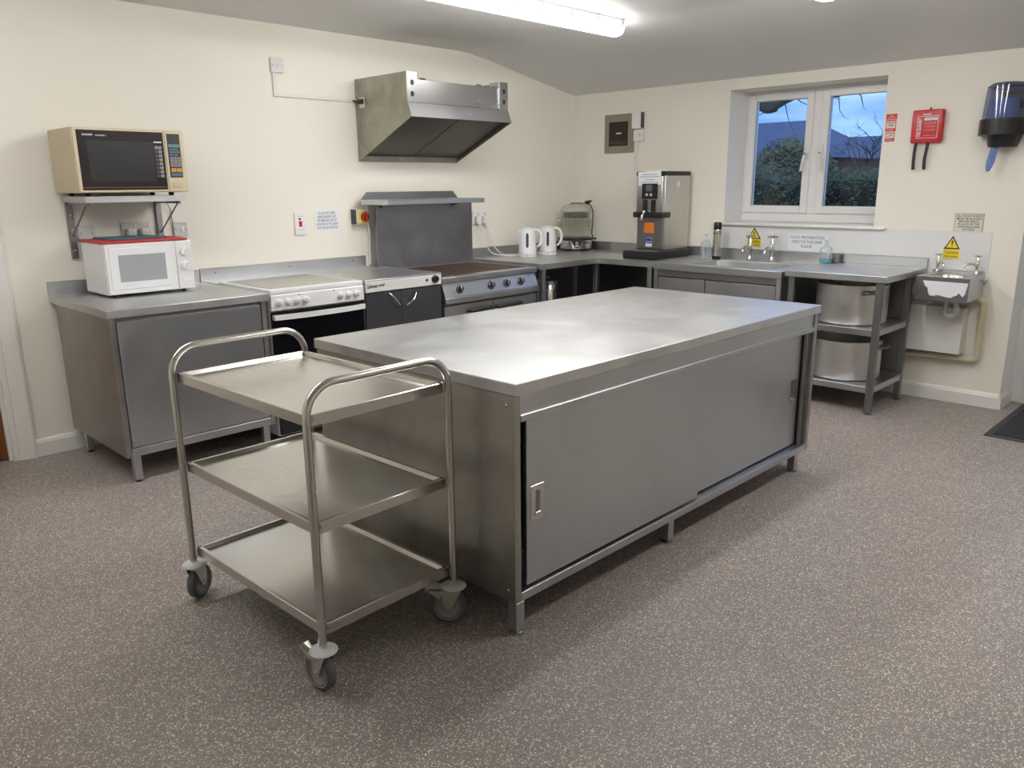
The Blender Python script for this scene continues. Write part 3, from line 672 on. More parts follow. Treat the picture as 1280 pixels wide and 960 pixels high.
# beige microwave
BEIGE = mat('beige_enamel', (.56, .48, .335), .42); BEIGE2 = mat('beige_plastic', (.62, .54, .37), .4)
BRN = mat('dark_brown_glass', (.018, .011, .016), .16); WIN = mat('mesh_window', (.022, .024, .026), .22)
mx0, mx1, my0, my1, mz0, mz1 = -4.420, -3.851, -.425, -.045, 1.452, 1.780
t = thing('beige_microwave', 'old beige microwave with dark brown door on the wall shelf', 'microwave', ((mx0 + mx1) / 2, (my0 + my1) / 2, 1.434))
B().box(mx0, mx1, my0 + .022, my1, mz0, mz1, .005, 2).build('casing', BEIGE, t)
xs = -3.957
d = B().box(mx0 + .002, xs - .002, my0, my0 + .020, mz0 + .002, mz1 - .002, .004, 2).build('door', BEIGE2, t)
B().box(mx0 + .018, xs - .008, my0 - .002, my0 + .004, mz0 + .014, mz1 - .014, .001).build('door_glass', BRN, d)
B().box(mx0 + .062, -4.020, my0 - .003, my0 + .001, mz0 + .058, mz1 - .064, .001).build('mesh_window', WIN, d)
B().box(mx0 + .019, xs - .009, my0 - .0032, my0 - .001, mz0 + .0255, mz0 + .029).build('copper_stripe', mat('copper_stripe', (.22, .07, .045), .4), d)
B().box(-4.018, -3.976, my0 - .0032, my0 - .001, mz1 - .069, mz1 - .063).build('guide_bar', PAPER, d)
GUIDE = mat('guide_print', (.26, .26, .27), .6); GUIDE2 = mat('guide_print_dark', (.07, .068, .07), .6)
for k in range(8):
    zz = mz1 - .094 - k * .021
    B().box(-4.016, -3.998, my0 - .0032, my0 - .001, zz - .008, zz + .008).build('guide_cell', GUIDE2 if k else GUIDE, d)
    B().box(-3.996, -3.978, my0 - .0032, my0 - .001, zz - .008, zz + .008).build('guide_cell', GUIDE, d)
lettering('lettering', 'SHARP', .052, .0085, face_frame((-4.349, my0 - .0034, 1.7425), BACK), PAPER, d, .03)
lettering('lettering', 'CAROUSEL II', .052, .0062, face_frame((-4.286, my0 - .0034, 1.7405), BACK), PAPER, d, .02)
p = B().box(xs, mx1 - .001, my0, my0 + .024, mz0 + .001, mz1 - .001, .006, 2).build('control_side', BEIGE2, t)
B().box(-3.944, -3.874, my0 - .002, my0 + .004, 1.530, 1.760, .001).build('display_panel', BLACK, p)
B().box(-3.940, -3.878, my0 - .0032, my0, 1.690, 1.706).build('teal_key', mat('teal_key', (.10, .30, .30), .5), p)
BLUEK = mat('slate_key', (.11, .16, .24), .5)
B().box(-3.938, -3.878, my0 - .0032, my0, 1.660, 1.670).build('slate_key', BLUEK, p)
for xx in (-3.932, -3.908): B().box(xx - .005, xx + .018, my0 - .0032, my0, 1.674, 1.684).build('slate_key', BLUEK, p)
for xx in (-3.930, -3.903): B().box(xx - .008, xx + .012, my0 - .0032, my0, 1.645, 1.655).build('slate_key', BLUEK, p)
KEYG = mat('grey_key', (.24, .245, .26), .5)
for r_ in range(4):
    for c in range(3):
        B().box(-3.937 + c * .0205, -3.937 + c * .0205 + .0185, my0 - .0035, my0, 1.5865 + r_ * .0135, 1.5985 + r_ * .0135, .0005).build('number_key', KEYG, p)
ORK = mat('orange_key', (.62, .30, .07), .5)
for c in range(2): B().box(-3.937 + c * .031, -3.909 + c * .031, my0 - .0035, my0, 1.559, 1.580, .0005).build('orange_key', ORK, p)
B().box(-3.937, -3.878, my0 - .0035, my0, 1.537, 1.553, .0005).build('slate_key', BLUEK, p)
B().box(-3.936, -3.884, my0 - .005, my0 + .002, 1.475, 1.505, .003, 2).build('door_button', BEIGE, p)
for xx in (mx0 + .06, mx1 - .07):
    for yy in (my0 + .07, my1 - .05): B().lathe([(0, 0), (.014, 0), (.014, .018), (0, .018)], xx, yy, 1.434, 12).build('foot', BLACK, t)

# white microwave
nx0, nx1, ny0, ny1, nz0, nz1 = -4.345, -3.872, -.435, -.095, .915, 1.189
t = thing('white_microwave', 'white microwave with two dials on the steel cupboard worktop', 'microwave', ((nx0 + nx1) / 2, (ny0 + ny1) / 2, .9))
B().box(nx0, nx1, ny0 + .02, ny1, nz0, nz1, .004, 2).build('casing', WHITE, t)
xs = -3.965
d = B().box(nx0 + .002, xs - .002, ny0, ny0 + .019, nz0 + .003, nz1 - .003, .006, 2).build('door', WHITE_P, t)
B().box(nx0 + .020, xs - .030, ny0 - .003, ny0 + .004, nz0 + .028, nz1 - .025, .002).build('door_inset', WHITE, d)
B().box(nx0 + .066, -4.029, ny0 - .0045, ny0 - .001, nz0 + .068, nz1 - .062, .001).build('mesh_window', mat('pale_mesh_window', (.36, .37, .39), .25), d)
lettering('lettering', 'cookworks', .07, .007, face_frame((-4.235, ny0 - .0036, nz0 + .047), BACK), mat('faded_print', (.55, .5, .5), .6), d)
p = B().box(xs, nx1 - .001, ny0, ny0 + .022, nz0 + .002, nz1 - .002, .006, 2).build('control_side', WHITE_P, t)
for zz in (1.128, 1.047):
    dl_ = B().lathe([(.027, 0), (.027, .005), (.024, .007), (.022, .018), (0, .019)], M=Matrix.Translation((-3.918, ny0 + .001, zz)) @ Matrix.Rotation(pi / 2, 4, 'X'), seg=22).build('dial', WHITE, p)
    B().box(-3.922, -3.914, ny0 - .026, ny0 - .016, zz - .022, zz + .022, .002, M=Matrix.Translation((-3.918, 0, zz)) @ Matrix.Rotation(.5, 4, 'Y') @ Matrix.Translation((3.918, 0, -zz))).build('grip', WHITE_P, dl_)
B().box(-3.944, -3.893, ny0 - .003, ny0 + .002, .955, .977, .002).build('door_button', WHITE, p)
for xx in (nx0 + .05, nx1 - .05):
    for yy in (ny0 + .05, ny1 - .05): B().lathe([(0, 0), (.012, 0), (.012, .016), (0, .016)], xx, yy, .9, 12).build('foot', BLACK, t)
BRD_R = mat('red_board', (.50, .03, .045), .5); BRD_B = mat('teal_board', (.05, .14, .19), .5)
o = B().box(-4.352, -3.888, -.425, -.08, 1.1895, 1.201, .003, 2).build('red_chopping_board', BRD_R)
tag(o, 'red plastic chopping board lying on top of the white microwave', 'chopping board')
o = B().box(-4.275, -3.965, -.335, -.075, 1.2015, 1.209, .002).build('teal_chopping_board', BRD_B)
tag(o, 'smaller dark teal chopping board lying on the red board', 'chopping board')

# ------------------------------------------------------------------ corner worktop (L shaped)
LZ, LX, LY = .887, -.722, -.872
t = thing('corner_worktop', 'L-shaped stainless worktop on legs turning the corner of the room', 'counter', (-.7, -.7, 0))
B().prism([(-1.383, -.002), (-1.383, LY), (LX, LY), (LX, -1.408), (-.002, -1.408), (-.002, -.002)], 'z', LZ - .042, LZ).build('worktop', STEEL_TOP, t)
B().box(-1.383, -.002, -.016, -.002, LZ, .962, .002).build('upstand', STEEL, t)
B().box(-.016, -.002, -1.408, -.016, LZ, .962, .002).build('upstand', STEEL, t)
B().prism([(-1.34, -.10), (-1.34, LY + .06), (LX + .05, LY + .06), (LX + .05, -1.37), (-.10, -1.37), (-.10, -.10)], 'z', .17, .20).build('undershelf', STEEL_DARK, t)
for xx, yy in ((-1.352, LY + .035), (LX + .03, LY + .035), (LX + .03, -1.372), (-.12, -1.372), (-1.352, -.14), (-.78, -.14), (-1.10, -.14), (-.12, -.14)):
    l_ = B().box(xx - .02, xx + .02, yy - .02, yy + .02, .015, LZ - .042, .002).build('leg', STEEL, t)
    B().lathe([(0, 0), (.024, 0), (.024, .006), (.012, .015), (0, .015)], xx, yy, 0, 14).build('foot', STEEL_DARK, l_)
B().box(-1.34, -.10, -.118, -.105, .2, LZ - .042).build('back_panel', STEEL_DARK, t)
B().box(-.118, -.105, -1.35, -.12, .2, LZ - .042).build('back_panel', STEEL_DARK, t)
for xx, yy, lb in ((-1.16, -.62, 'tall steel storage canister under the corner worktop, next to the range'), (-.93, -.52, 'tall steel storage canister standing deep under the inner corner of the worktop')):
    o = thing('steel_canister', lb, 'canister', (xx, yy, .2))
    B().lathe([(0, 0), (.075, 0), (.078, .004), (.078, .47), (.074, .476)], xx, yy, .2005, 24).build('canister_body', STEEL_TUBE, o)
    B().lathe([(.080, .468), (.081, .50), (.06, .512), (.015, .515), (.012, .53), (0, .532)], xx, yy, .2005, 24).build('canister_lid', STEEL, o)

# ------------------------------------------------------------------ kettles
KWIN = mat('kettle_window', (.06, .07, .09), .25)
def kettle(x, y, label):
    t = thing('kettle', label, 'kettle', (x, y, LZ))
    B().lathe([(0, 0), (.074, 0), (.076, .004), (.075, .016), (.066, .020), (0, .020)], x, y, LZ + .0005, 28).build('power_base', WHITE_P, t)
    bd = B().lathe([(0, .022), (.072, .022), (.0745, .030), (.0735, .07), (.069, .14), (.062, .20), (.058, .222), (.054, .226), (0, .226)], x, y, LZ, 32).build('body', WHITE, t)
    B().lathe([(.052, .226), (.048, .234), (.02, .240), (0, .241)], x, y, LZ, 24).build('lid', WHITE_P, t)
    a = radians(-45)     # handle direction
    dx, dy = cos(a), sin(a)
    H = lambda r, z: (x + dx * r, y + dy * r, LZ + z)
    B().tube(smooth_path([H(.050, .218), H(.082, .218), H(.108, .195), H(.118, .150), H(.108, .105), H(.080, .075)], 6), [.013] * 12 + [.012] * 12 + [.009] * 7, 10).build('handle', WHITE_P, t)
    b_ = radians(135); S = lambda r, z: (x + cos(b_) * r, y + sin(b_) * r, LZ + z)
    B().tube([S(.045, .190), S(.072, .214)], [.020, .010], 10).build('spout', WHITE, t)
    w = B(); fa = radians(222)
    pr = []
    for i, (z, r) in enumerate(((.075, .0735), (.09, .0728), (.14, .0695), (.18, .0652), (.195, .0635))):
        hw = .011 if 0 < i < 4 else .005
        pr.append([(x + (r + .0015) * cos(fa + k * hw / r), y + (r + .0015) * sin(fa + k * hw / r), LZ + z) for k in (-1, -.3, .3, 1)])
    vs_ = [[w.bm.verts.new(p) for p in row] for row in pr]
    for r0, r1 in zip(vs_, vs_[1:]):
        for i in range(3): w.bm.faces.new((r0[i], r0[i + 1], r1[i + 1], r1[i]))
    w.build('water_window', KWIN, bd)
    B().cyl((x + .074 * cos(fa), y + .074 * sin(fa), LZ + .010), (x + .078 * cos(fa), y + .078 * sin(fa), LZ + .010), .004, 8).build('switch_dot', BLACK, t)
kettle(-.945, -.30, 'white plastic jug kettle on the corner worktop, nearer the range')
kettle(-.690, -.30, 'white plastic jug kettle on the corner worktop, next to the food steamer')
for (px_, py_, pts) in ((-1.262, 0, [(-1.262, -.045, 1.165), (-1.245, -.06, 1.10), (-1.20, -.065, .99), (-1.15, -.09, .915), (-1.07, -.16, .893), (-.99, -.20, .893), (-.93, -.215, .905), (-.925, -.235, .90)]),
                        (-1.18, 1, [(-1.18, -.045, 1.165), (-1.165, -.06, 1.10), (-1.12, -.065, .99), (-1.06, -.09, .912), (-.98, -.12, .893), (-.85, -.14, .893), (-.76, -.17, .893), (-.705, -.227, .895)])):
    o = B().tube(smooth_path(pts, 8), .0042, 8).build('kettle_lead', WHITE_P)
    tag(o, 'white kettle lead from the socket plug next to the splashback' if not py_ else 'white kettle lead from the outer plug to the kettle by the steamer', 'cable')

# ------------------------------------------------------------------ food steamer
sx_, sy_ = -.205, -.205
t = thing('food_steamer', 'electric food steamer with stacked clear baskets in the worktop corner', 'steamer', (sx_, sy_, LZ))
B().lathe([(0, 0), (.135, 0), (.140, .012), (.140, .020)], sx_, sy_, LZ + .0005, 36).build('foot_ring', BLACK, t)
B().lathe([(.140, .020), (.148, .030), (.152, .085), (.150, .095)], sx_, sy_, LZ, 36).build('steel_base', STEEL_TUBE, t)
B().lathe([(.150, .092), (.165, .100), (.165, .110), (.150, .116), (0, .116)], sx_, sy_, LZ, 36).box(sx_ + .12, sx_ + .19, sy_ - .02, sy_ + .02, LZ + .095, LZ + .11, .004, M=Matrix.Translation((sx_, sy_, 0)) @ Matrix.Rotation(radians(-45), 4, 'Z') @ Matrix.Translation((-sx_, -sy_, 0))).build('black_rim', BLACK, t)
fa = radians(225); Mf = Matrix.Translation((sx_, sy_, 0)) @ Matrix.Rotation(fa, 4, 'Z')
cpn = B().prism([(-.052, LZ + .098), (.052, LZ + .098), (.022, LZ + .035), (0, LZ + .026), (-.022, LZ + .035)], 'x', .146, .156, Mf).build('control_badge', BLACK, t)
B().prism([(-.018, LZ + .052), (.018, LZ + .052), (.014, LZ + .045), (-.014, LZ + .045)], 'x', .156, .158, Mf).build('logo', PAPER, cpn)
B().lathe([(.016, 0), (.014, .004), (0, .005)], M=Mf @ Matrix.Translation((.156, 0, LZ + .072)) @ Matrix.Rotation(pi / 2, 4, 'Y'), seg=16).build('timer_dial', RUBBER2, cpn)
PALEGRIP = mat('pale_clear_grip', (.62, .60, .54), .3)
for k in range(3):
    z0 = .117 + k * .083
    bk = B().lathe([(.129, z0), (.135, z0 + .078)], sx_, sy_, LZ, 36).build('clear_basket', CLEARP, t)
    for s in (-1, 1):
        Ms = Matrix.Translation((sx_, sy_, 0)) @ Matrix.Rotation(radians(-45 + 90 * (s - 1)), 4, 'Z')
        B().box(.138, .170, -.03, .03, LZ + z0 + .062, LZ + z0 + .068, .002, M=Ms).build('basket_grip', PALEGRIP, bk)
B().lathe([(.110, .29), (.114, .335), (.112, .337), (.106, .29)], sx_, sy_, LZ, 30).lathe([(0, .289), (.107, .29)], sx_, sy_, LZ, 30).build('black_rice_bowl', BLACK, t)
B().lathe([(.136, .364), (.128, .382), (.10, .402), (.05, .414), (0, .417)], sx_, sy_, LZ, 36).build('clear_lid', CLEARP, t)
Rg = lambda r, f, z: (sx_ + r * cos(radians(-45)) + f * cos(fa), sy_ + r * sin(radians(-45)) + f * sin(fa), LZ + z)
B().tube(smooth_path([Rg(-.05, .03, .4185), Rg(.0, .045, .4205), (Rg(.05, .04, .419)), Rg(.085, .035, .414), Rg(.13, .045, .396), Rg(.148, .06, .33), Rg(.146, .07, .24), Rg(.14, .07, .16), Rg(.152, .06, .112)], 7), .0045, 8).build('lead', BLACK, t)
B().box(-.022, .022, -.02, .02, -.004, .022, .006, M=Matrix.Translation(Rg(.10, .035, .418)) @ Matrix.Rotation(radians(-30), 4, 'Z')).build('plug', BLACK, t)
for k in (-1, 1): B().box(.018, .036, k * .011 - .002, k * .011 + .002, .012, .026, 0, M=Matrix.Translation(Rg(.10, .035, .418)) @ Matrix.Rotation(radians(-30), 4, 'Z')).build('plug_pin', BLACK, t)

# ------------------------------------------------------------------ water boiler
bx0, bx1, by0, by1 = -.430, -.050, -1.288, -1.030
t = thing('water_boiler', 'tall steel countertop water boiler with black drip tray', 'water boiler', (-.3, -1.16, LZ))
B().box(-.590, bx1 - .01, -1.325, -1.020, LZ + .0005, LZ + .062, .012, 3).build('drip_tray', BLACK, t)
B().box(-.570, -.445, -1.305, -1.040, LZ + .062, LZ + .065, .001).build('drip_grille', STEEL_DARK, t)
BOIL = steel('boiler_steel', (.62, .61, .575), .28, .33, (40, 40, 3), 1.0)
bd = B().box(bx0 + .03, bx1, by0, by1, LZ + .062, 1.545, .006, 2).build('casing', BOIL, t)
B().box(bx0 + .03, bx1 + .004, by0 - .004, by1 + .002, 1.530, 1.566, .006, 2).build('top_cap', BLACK, t)
B().box(bx0 - .008, bx0 + .034, by0 + .004, by1 - .002, 1.24, 1.53, .010, 2).build('front_cover', STEEL_TUBE, t)
B().box(bx0 - .006, bx0 + .034, by0 + .004, by1 + .002, 1.530, 1.566, .006, 2).build('front_cap', BLACK, t)
fp = B().box(bx0 - .013, bx0 - .006, -1.238, -1.090, 1.352, 1.472, .002).build('control_panel', BLACK, t)
B().box(bx0 - .0145, bx0 - .012, -1.188, -1.130, 1.412, 1.462, .001).build('display', mat('lcd_grey', (.12, .125, .125), .3), fp)
for yy in (-1.140, -1.180): B().cyl((bx0 - .0125, yy, 1.385), (bx0 - .017, yy, 1.385), .011, 14).build('button', GREYP, fp)
for ya, yb in ((-1.147, -1.100), (-1.224, -1.180)): B().box(bx0 - .0115, bx0 - .006, ya, yb, 1.25, 1.345, .002).build('dark_slot', BLACK, t)
B().box(bx0 - .030, bx0 + .10, by0 - .012, by1 + .012, 1.205, 1.250, .010, 3).build('black_band', BLACK, t)
B().box(bx0 + .012, bx0 + .04, by0 + .010, by1 - .004, LZ + .064, 1.21, .004).build('lower_front', STEEL_DARK, t)
tp = B().tube(smooth_path([(bx0 - .02, -1.135, 1.232), (bx0 - .055, -1.135, 1.228), (bx0 - .066, -1.135, 1.205), (bx0 - .066, -1.135, 1.188)], 5), .011, 10).box(bx0 - .050, bx0 - .030, -1.145, -1.125, 1.232, 1.262, .003).build('tap', CHROME, t)
plate('orange_sticker', face_frame((bx0 + .012, -1.155, 1.125), SIDE), .098, .082, .0012, mat('orange_sticker', (.72, .20, .02), .5), t)
st = plate('blue_sticker', face_frame((bx0 + .012, -1.155, 1.010), SIDE), .062, .072, .0012, PAPER, t)
plate('blue_print', face_frame((bx0 + .0106, -1.155, 1.022), SIDE), .060, .042, .0006, mat('blue_print', (.03, .05, .30), .5), st)
lettering('lettering', 'Instanta', .052, .011, face_frame((bx0 + .0098, -1.155, 1.016), SIDE), PAPER, st, .02)
nt_ = plate('paper_note', Matrix.Translation((bx0 - .010, -1.160, 1.512)) @ face_frame((0, 0, 0), SIDE) @ Matrix.Rotation(.05, 4, 'Z'), .218, .108, .0012, PAPER, t)
for k, (w_, zz) in enumerate(((.15, 1.540), (.19, 1.524), (.10, 1.500), (.17, 1.482))):
    plate('printed_line', face_frame((bx0 - .0115, -1.160, zz), SIDE), w_, .005, .0004, mat('pale_ink', (.35, .35, .38), .8), nt_)
B().box(-.245, -.205, by0 - .0015, by0 + .001, 1.44, 1.49).build('side_label', PAPER, bd)
B().tube(smooth_path([(-.13, by1 + .001, 1.05), (-.12, -.985, 1.06), (-.09, -.95, 1.12), (-.05, -.93, 1.20), (-.025, -.925, 1.235)], 6), .007, 8).build('power_lead', BLACK, t)

# ------------------------------------------------------------------ distribution board, isolators on the window wall
TAUPE = mat('taupe_metal', (.27, .235, .18), .45)
t = thing('fuse_board', 'flush taupe distribution board with dark smoked cover in the wall', 'fuse board', (-.001, -.52, 1.735))
a0, a1, z0, z1 = -.682, -.366, 1.735, 2.058
B().box(-.012, -.001, a0, a0 + .062, z0, z1, .002).box(-.012, -.001, a1 - .045, a1, z0, z1, .002).box(-.012, -.001, a0 + .062, a1 - .045, z0, z0 + .058, .002).box(-.012, -.001, a0 + .062, a1 - .045, z1 - .062, z1, .002).build('cover_frame', TAUPE, t)
B().box(-.004, -.001, a0 + .06, a1 - .04, z0 + .05, z1 - .055).build('recess', mat('dark_brown_board', (.022, .012, .009), .35), t)
for k in range(4): B().box(-.006, -.0035, a0 + .075 + .048 * k, a0 + .116 + .048 * k, z0 + .075, z0 + .1).build('breaker', mat('brown_breaker', (.06, .042, .03), .4), t)
B().box(-.008, -.0035, -.545, -.49, 1.895, 1.905).build('catch', PAPER, t)
o = thing('isolator_box', 'white isolator box beside the top corner of the fuse board', 'switch', (-.001, -.733, 1.925))
B().box(-.055, -.001, -.780, -.688, 1.926, 2.064, .004, 2).build('enclosure', WHITE_P, o)
B().box(-.050, -.004, -.783, -.779, 1.932, 2.058, .001).build('side_cover', mat('dark_grey_plastic'), o)
o = thing('fused_spur', 'white fused spur below the isolator box at the fuse board', 'switch', (-.001, -.74, 1.83))
B().box(-.030, -.001, -.792, -.692, 1.826, 1.920, .004, 2).build('plate', WHITE_P, o)
B().box(-.033, -.029, -.765, -.745, 1.86, 1.885, .001).build('fuse_slot', GREYP, o)
o = B().box(-.016, -.001, -.735, -.703, 1.245, 1.826, .002).build('trunking', TRUNK)
tag(o, 'vertical white trunking from the fused spur down to the water boiler', 'trunking')
o = thing('boiler_socket', 'small white outlet plate on the wall behind the water boiler', 'socket', (-.001, -.92, 1.2))
B().box(-.018, -.001, -.965, -.702, 1.20, 1.245, .003).build('plate', WHITE_P, o)

# ------------------------------------------------------------------ sink unit
SX, SY0, SY1, SZ = -.735, -2.460, -1.418, .885
t = thing('sink_unit', 'stainless steel sink unit with doors and two crosshead taps', 'sink', (-.37, (SY0 + SY1) / 2, 0))
bcx, bcy, bw, bh = -.375, -1.965, .235, .345
def rr_rad(a, hw=bw, hh=bh, p=5.0): return 1.0 / ((abs(cos(a)) / hw) ** p + (abs(sin(a)) / hh) ** p) ** (1 / p)
tp = B(); O, I = tp.holed(SX + .004, -.018, SY0 + .004, SY1 - .004, SZ - .006, bcx, bcy, rr_rad, 72)
prev = I
for dz, k in ((-.012, .985), (-.10, .955), (-.185, .93), (-.200, .86)):
    ring = [tp.bm.verts.new((bcx + (v.co.x - bcx) * k, bcy + (v.co.y - bcy) * k, SZ + dz)) for v in I]
    for i in range(len(I)): j = (i + 1) % len(I); tp.bm.faces.new((prev[i], prev[j], ring[j], ring[i]))
    prev = ring
tp.bm.faces.new(prev)
tp = tp.build('basin', STEEL_TOP, t)
B().cyl((bcx, bcy, SZ - .199), (bcx, bcy, SZ - .196), .04, 20).build('drain', CHROME, tp)
B().box(SX, SX + .012, SY0, SY1, SZ - .050, SZ, .004, 2).box(SX + .012, -.004, SY0, SY0 + .012, SZ - .050, SZ, .003).box(SX + .012, -.004, SY1 - .012, SY1, SZ - .050, SZ, .003).build('rim', STEEL, t)
B().box(-.018, -.0045, SY0 + .0125, SY1 - .0125, SZ - .05, .962, .002).build('upstand', STEEL, t)
B().box(SX + .014, SX + .034, SY0 + .004, SY0 + .038, .12, SZ - .05, .002).box(SX + .034, -.06, SY0 + .004, SY0 + .012, .12, SZ - .05).build('side_panel', STEEL, t)
B().box(SX + .014, SX + .034, SY1 - .038, SY1 - .004, .12, SZ - .05, .002).box(SX + .034, -.06, SY1 - .012, SY1 - .004, .12, SZ - .05).build('side_panel', STEEL, t)
B().box(SX + .022, SX + .034, SY0 + .038, SY1 - .038, .786, SZ - .05, .002).build('top_rail', STEEL_DARK, t)
for ya, yb in ((SY0 + .042, -1.870), (-1.864, SY1 - .042)):
    B().box(SX + .016, SX + .034, ya, yb, .15, .780, .003).build('cabinet_door', STEEL, t)
B().box(SX + .034, -.06, SY0 + .012, SY1 - .012, .12, .14).build('bottom_shelf', STEEL_DARK, t)
for yy in (SY0 + .03, SY1 - .03):
    for xx in (SX + .05, -.09): B().box(xx - .018, xx + .018, yy - .018, yy + .018, 0, .12, .002).build('leg', STEEL, t)
def pillar_tap(parent, x, y, z, out, s=1.0, spout=.11):
    """crosshead pillar tap, spout along direction out (unit xy)"""
    tp = B().lathe([(0, 0), (.022 * s, 0), (.022 * s, .006 * s), (.014 * s, .012 * s), (.012 * s, .05 * s), (.016 * s, .07 * s), (.017 * s, .095 * s), (.011 * s, .112 * s), (.009 * s, .135 * s), (.006 * s, .14 * s), (.006 * s, .155 * s), (0, .155 * s)], x, y, z, 18)
    ox, oy = out
    tp.tube(smooth_path([(x, y, z + .078 * s), (x + ox * spout * .45, y + oy * spout * .45, z + .092 * s), (x + ox * spout * .85, y + oy * spout * .85, z + .082 * s), (x + ox * spout, y + oy * spout, z + .058 * s)], 5), .0095 * s, 10)
    tp = tp.build('tap', CHROME, parent)
    hd = B()
    for k in range(2):
        a = radians(50 + 90 * k); dx, dy = cos(a) * .033 * s, sin(a) * .033 * s
        hd.tube([(x - dx, y - dy, z + .156 * s), (x, y, z + .160 * s), (x + dx, y + dy, z + .156 * s)], [.005 * s, .008 * s, .005 * s], 8)
    hd.lathe([(.010 * s, .150 * s), (.011 * s, .162 * s), (.008 * s, .168 * s), (0, .169 * s)], x, y, z, 12)
    hd.build('crosshead', CHROME, tp)
pillar_tap(t, -.092, -1.880, SZ - .006, (-1, 0), 1.22, .12)
pillar_tap(t, -.092, -2.062, SZ - .006, (-1, 0), 1.22, .12)

# white splash panel behind sinks
o = B().prism([(-3.515, .80), (-1.535, .80), (-1.535, 1.141), (-2.858, 1.141), (-2.858, 1.146), (-3.515, 1.146)], 'x', -.004, -.001).build('splash_panel', mat('white_wall_panel', (.74, .75, .76), .25))
tag(o, 'white plastic splash panel on the wall behind both sinks', 'wall panel')

# bottles and flask by the sink
def pump_bottle(x, y, z, w, h, body, liquid, lh, label, name='soap_bottle'):
    t = thing(name, label, 'bottle', (x, y, z))
    Mb = Matrix.Translation((x, y, z)) @ Matrix.Rotation(radians(45), 4, 'Z')
    B().lathe([(0, .001), (.8, .001), (1, .004), (1, .60 * h), (.85, .68 * h), (.32, .76 * h), (.30, .80 * h)], M=Mb, sx=w * .36, sy=w * .5, seg=22).build('bottle_body', body, t)
    if lh: B().lathe([(0, .003), (.92, .003), (.93, lh), (0, lh)], M=Mb, sx=w * .35, sy=w * .49, seg=22).build('liquid', liquid, t)
    B().lathe([(.014, .78 * h), (.014, .86 * h), (.006, .87 * h), (.006, .95 * h), (0, .95 * h)], x, y, z, 12).box(x - .028, x + .008, y - .007, y + .007, z + .94 * h, z + h, .003, M=None).build('pump', liquid if not lh else BOTTLE, t)
    return t
pump_bottle(-.185, -1.545, SZ - .005, .085, .200, BOTTLE, mat('pale_label', (.70, .73, .76), .5), 0, 'clear pump soap bottle standing on the sink deck beside the steel flask')
t = thing('steel_flask', 'slim steel vacuum flask with black lid and base at the sink', 'flask', (-.135, -1.612, SZ - .005))
FX, FY, FZ = -.135, -1.612, SZ - .005
B().lathe([(0, 0), (.034, 0), (.034, .024), (.031, .026)], FX, FY, FZ, 22).build('base', BLACK, t)
B().lathe([(.031, .022), (.031, .21), (.030, .232), (.028, .236), (0, .236)], FX, FY, FZ, 22).build('barrel', STEEL_TUBE, t)
for k in range(3): B().lathe([(.0318, .196 + .012 * k), (.0322, .199 + .012 * k), (.0318, .202 + .012 * k)], FX, FY, FZ, 22).build('ring', STEEL_DARK, t)
B().lathe([(.0305, .234), (.0315, .238), (.0305, .282), (.026, .289), (0, .29)], FX, FY, FZ, 22).build('lid', BLACK, t)

# ------------------------------------------------------------------ table with shelves
TX, TY0, TY1, TZ = -.738, -3.155, -2.486, .900
t = thing('shelved_table', 'stainless table with two undershelves between the two sinks', 'table', (-.37, (TY0 + TY1) / 2, 0))
B().box(TX, -.008, TY0, TY1, TZ - .042, TZ, .004, 2).build('worktop', STEEL_TOP, t)
B().box(-.024, -.008, TY0, TY1, TZ, .966, .002).build('upstand', STEEL, t)
for z in (.556, .183):
    B().box(TX + .022, -.17, TY0 + .036, TY1 - .036, z - .042, z, .003).build('undershelf', STEEL, t)
for xx in (TX + .038, -.182):
    for yy in (TY0 + .052, TY1 - .042):
        l_ = B().box(xx - .020, xx + .020, yy - .020, yy + .020, .015, TZ - .042, .002).build('leg', STEEL_DARK, t)
        B().lathe([(0, 0), (.026, 0), (.026, .005), (.012, .015), (0, .015)], xx, yy, 0, 14).build('foot', STEEL_DARK, l_)
B().box(-.162, -.155, TY0 + .04, TY1 - .03, .18, TZ - .042).build('back_panel', STEEL_DARK, t)
def pot(x, y, z, label, turn=232):
    t = thing('stock_pot', label, 'pot', (x, y, z))
    R, H = .226, .262
    B().lathe([(0, .0005), (R - .014, .0005), (R - .004, .006), (R, .018), (R, H - .006), (R + .004, H - .003), (R + .004, H), (R - .004, H), (R - .006, .012), (0, .008)], x, y, z, 56).build('pot_body', ALU, t)
    for s in (0, 1):
        Mh = Matrix.Translation((x, y, z + H - .045)) @ Matrix.Rotation(radians(turn + 180 * s), 4, 'Z')
        h_ = B().tube(fillet([(R - .002, -.060, 0), (R + .038, -.060, .004), (R + .038, .060, .004), (R - .002, .060, 0)], .02, 4), .008, 8, M=Mh).build('loop_handle', STEEL_DARK, t)
        B().box(R - .010, R + .005, -.070, .070, -.015, .015, .007, 3, M=Mh).build('handle_plate', STEEL_DARK, h_)
pot(-.452, -2.838, .5565, 'large dull aluminium stock pot on the upper undershelf of the table')
pot(-.452, -2.828, .1835, 'large dull aluminium stock pot on the bottom shelf of the table', 275)
pump_bottle(-.135, -2.452 - .048, TZ, .088, .165, BOTTLE, mat('blue_soap', (.02, .33, .45), .2), .032, 'washing-up liquid bottle with blue liquid on the shelved table')
t = thing('sponge_holder', 'small grey caddy behind the blue washing-up liquid bottle', 'caddy', (-.065, -2.535, TZ))
B().box(-.085, -.045, -2.575, -2.500, TZ + .0005, TZ + .058, .006, 2).build('caddy_body', STEEL_DARK, t)
B().box(-.078, -.052, -2.568, -2.507, TZ + .05, TZ + .068, .004).build('scourer', mat('grey_scourer', (.2, .21, .2), .9), t)

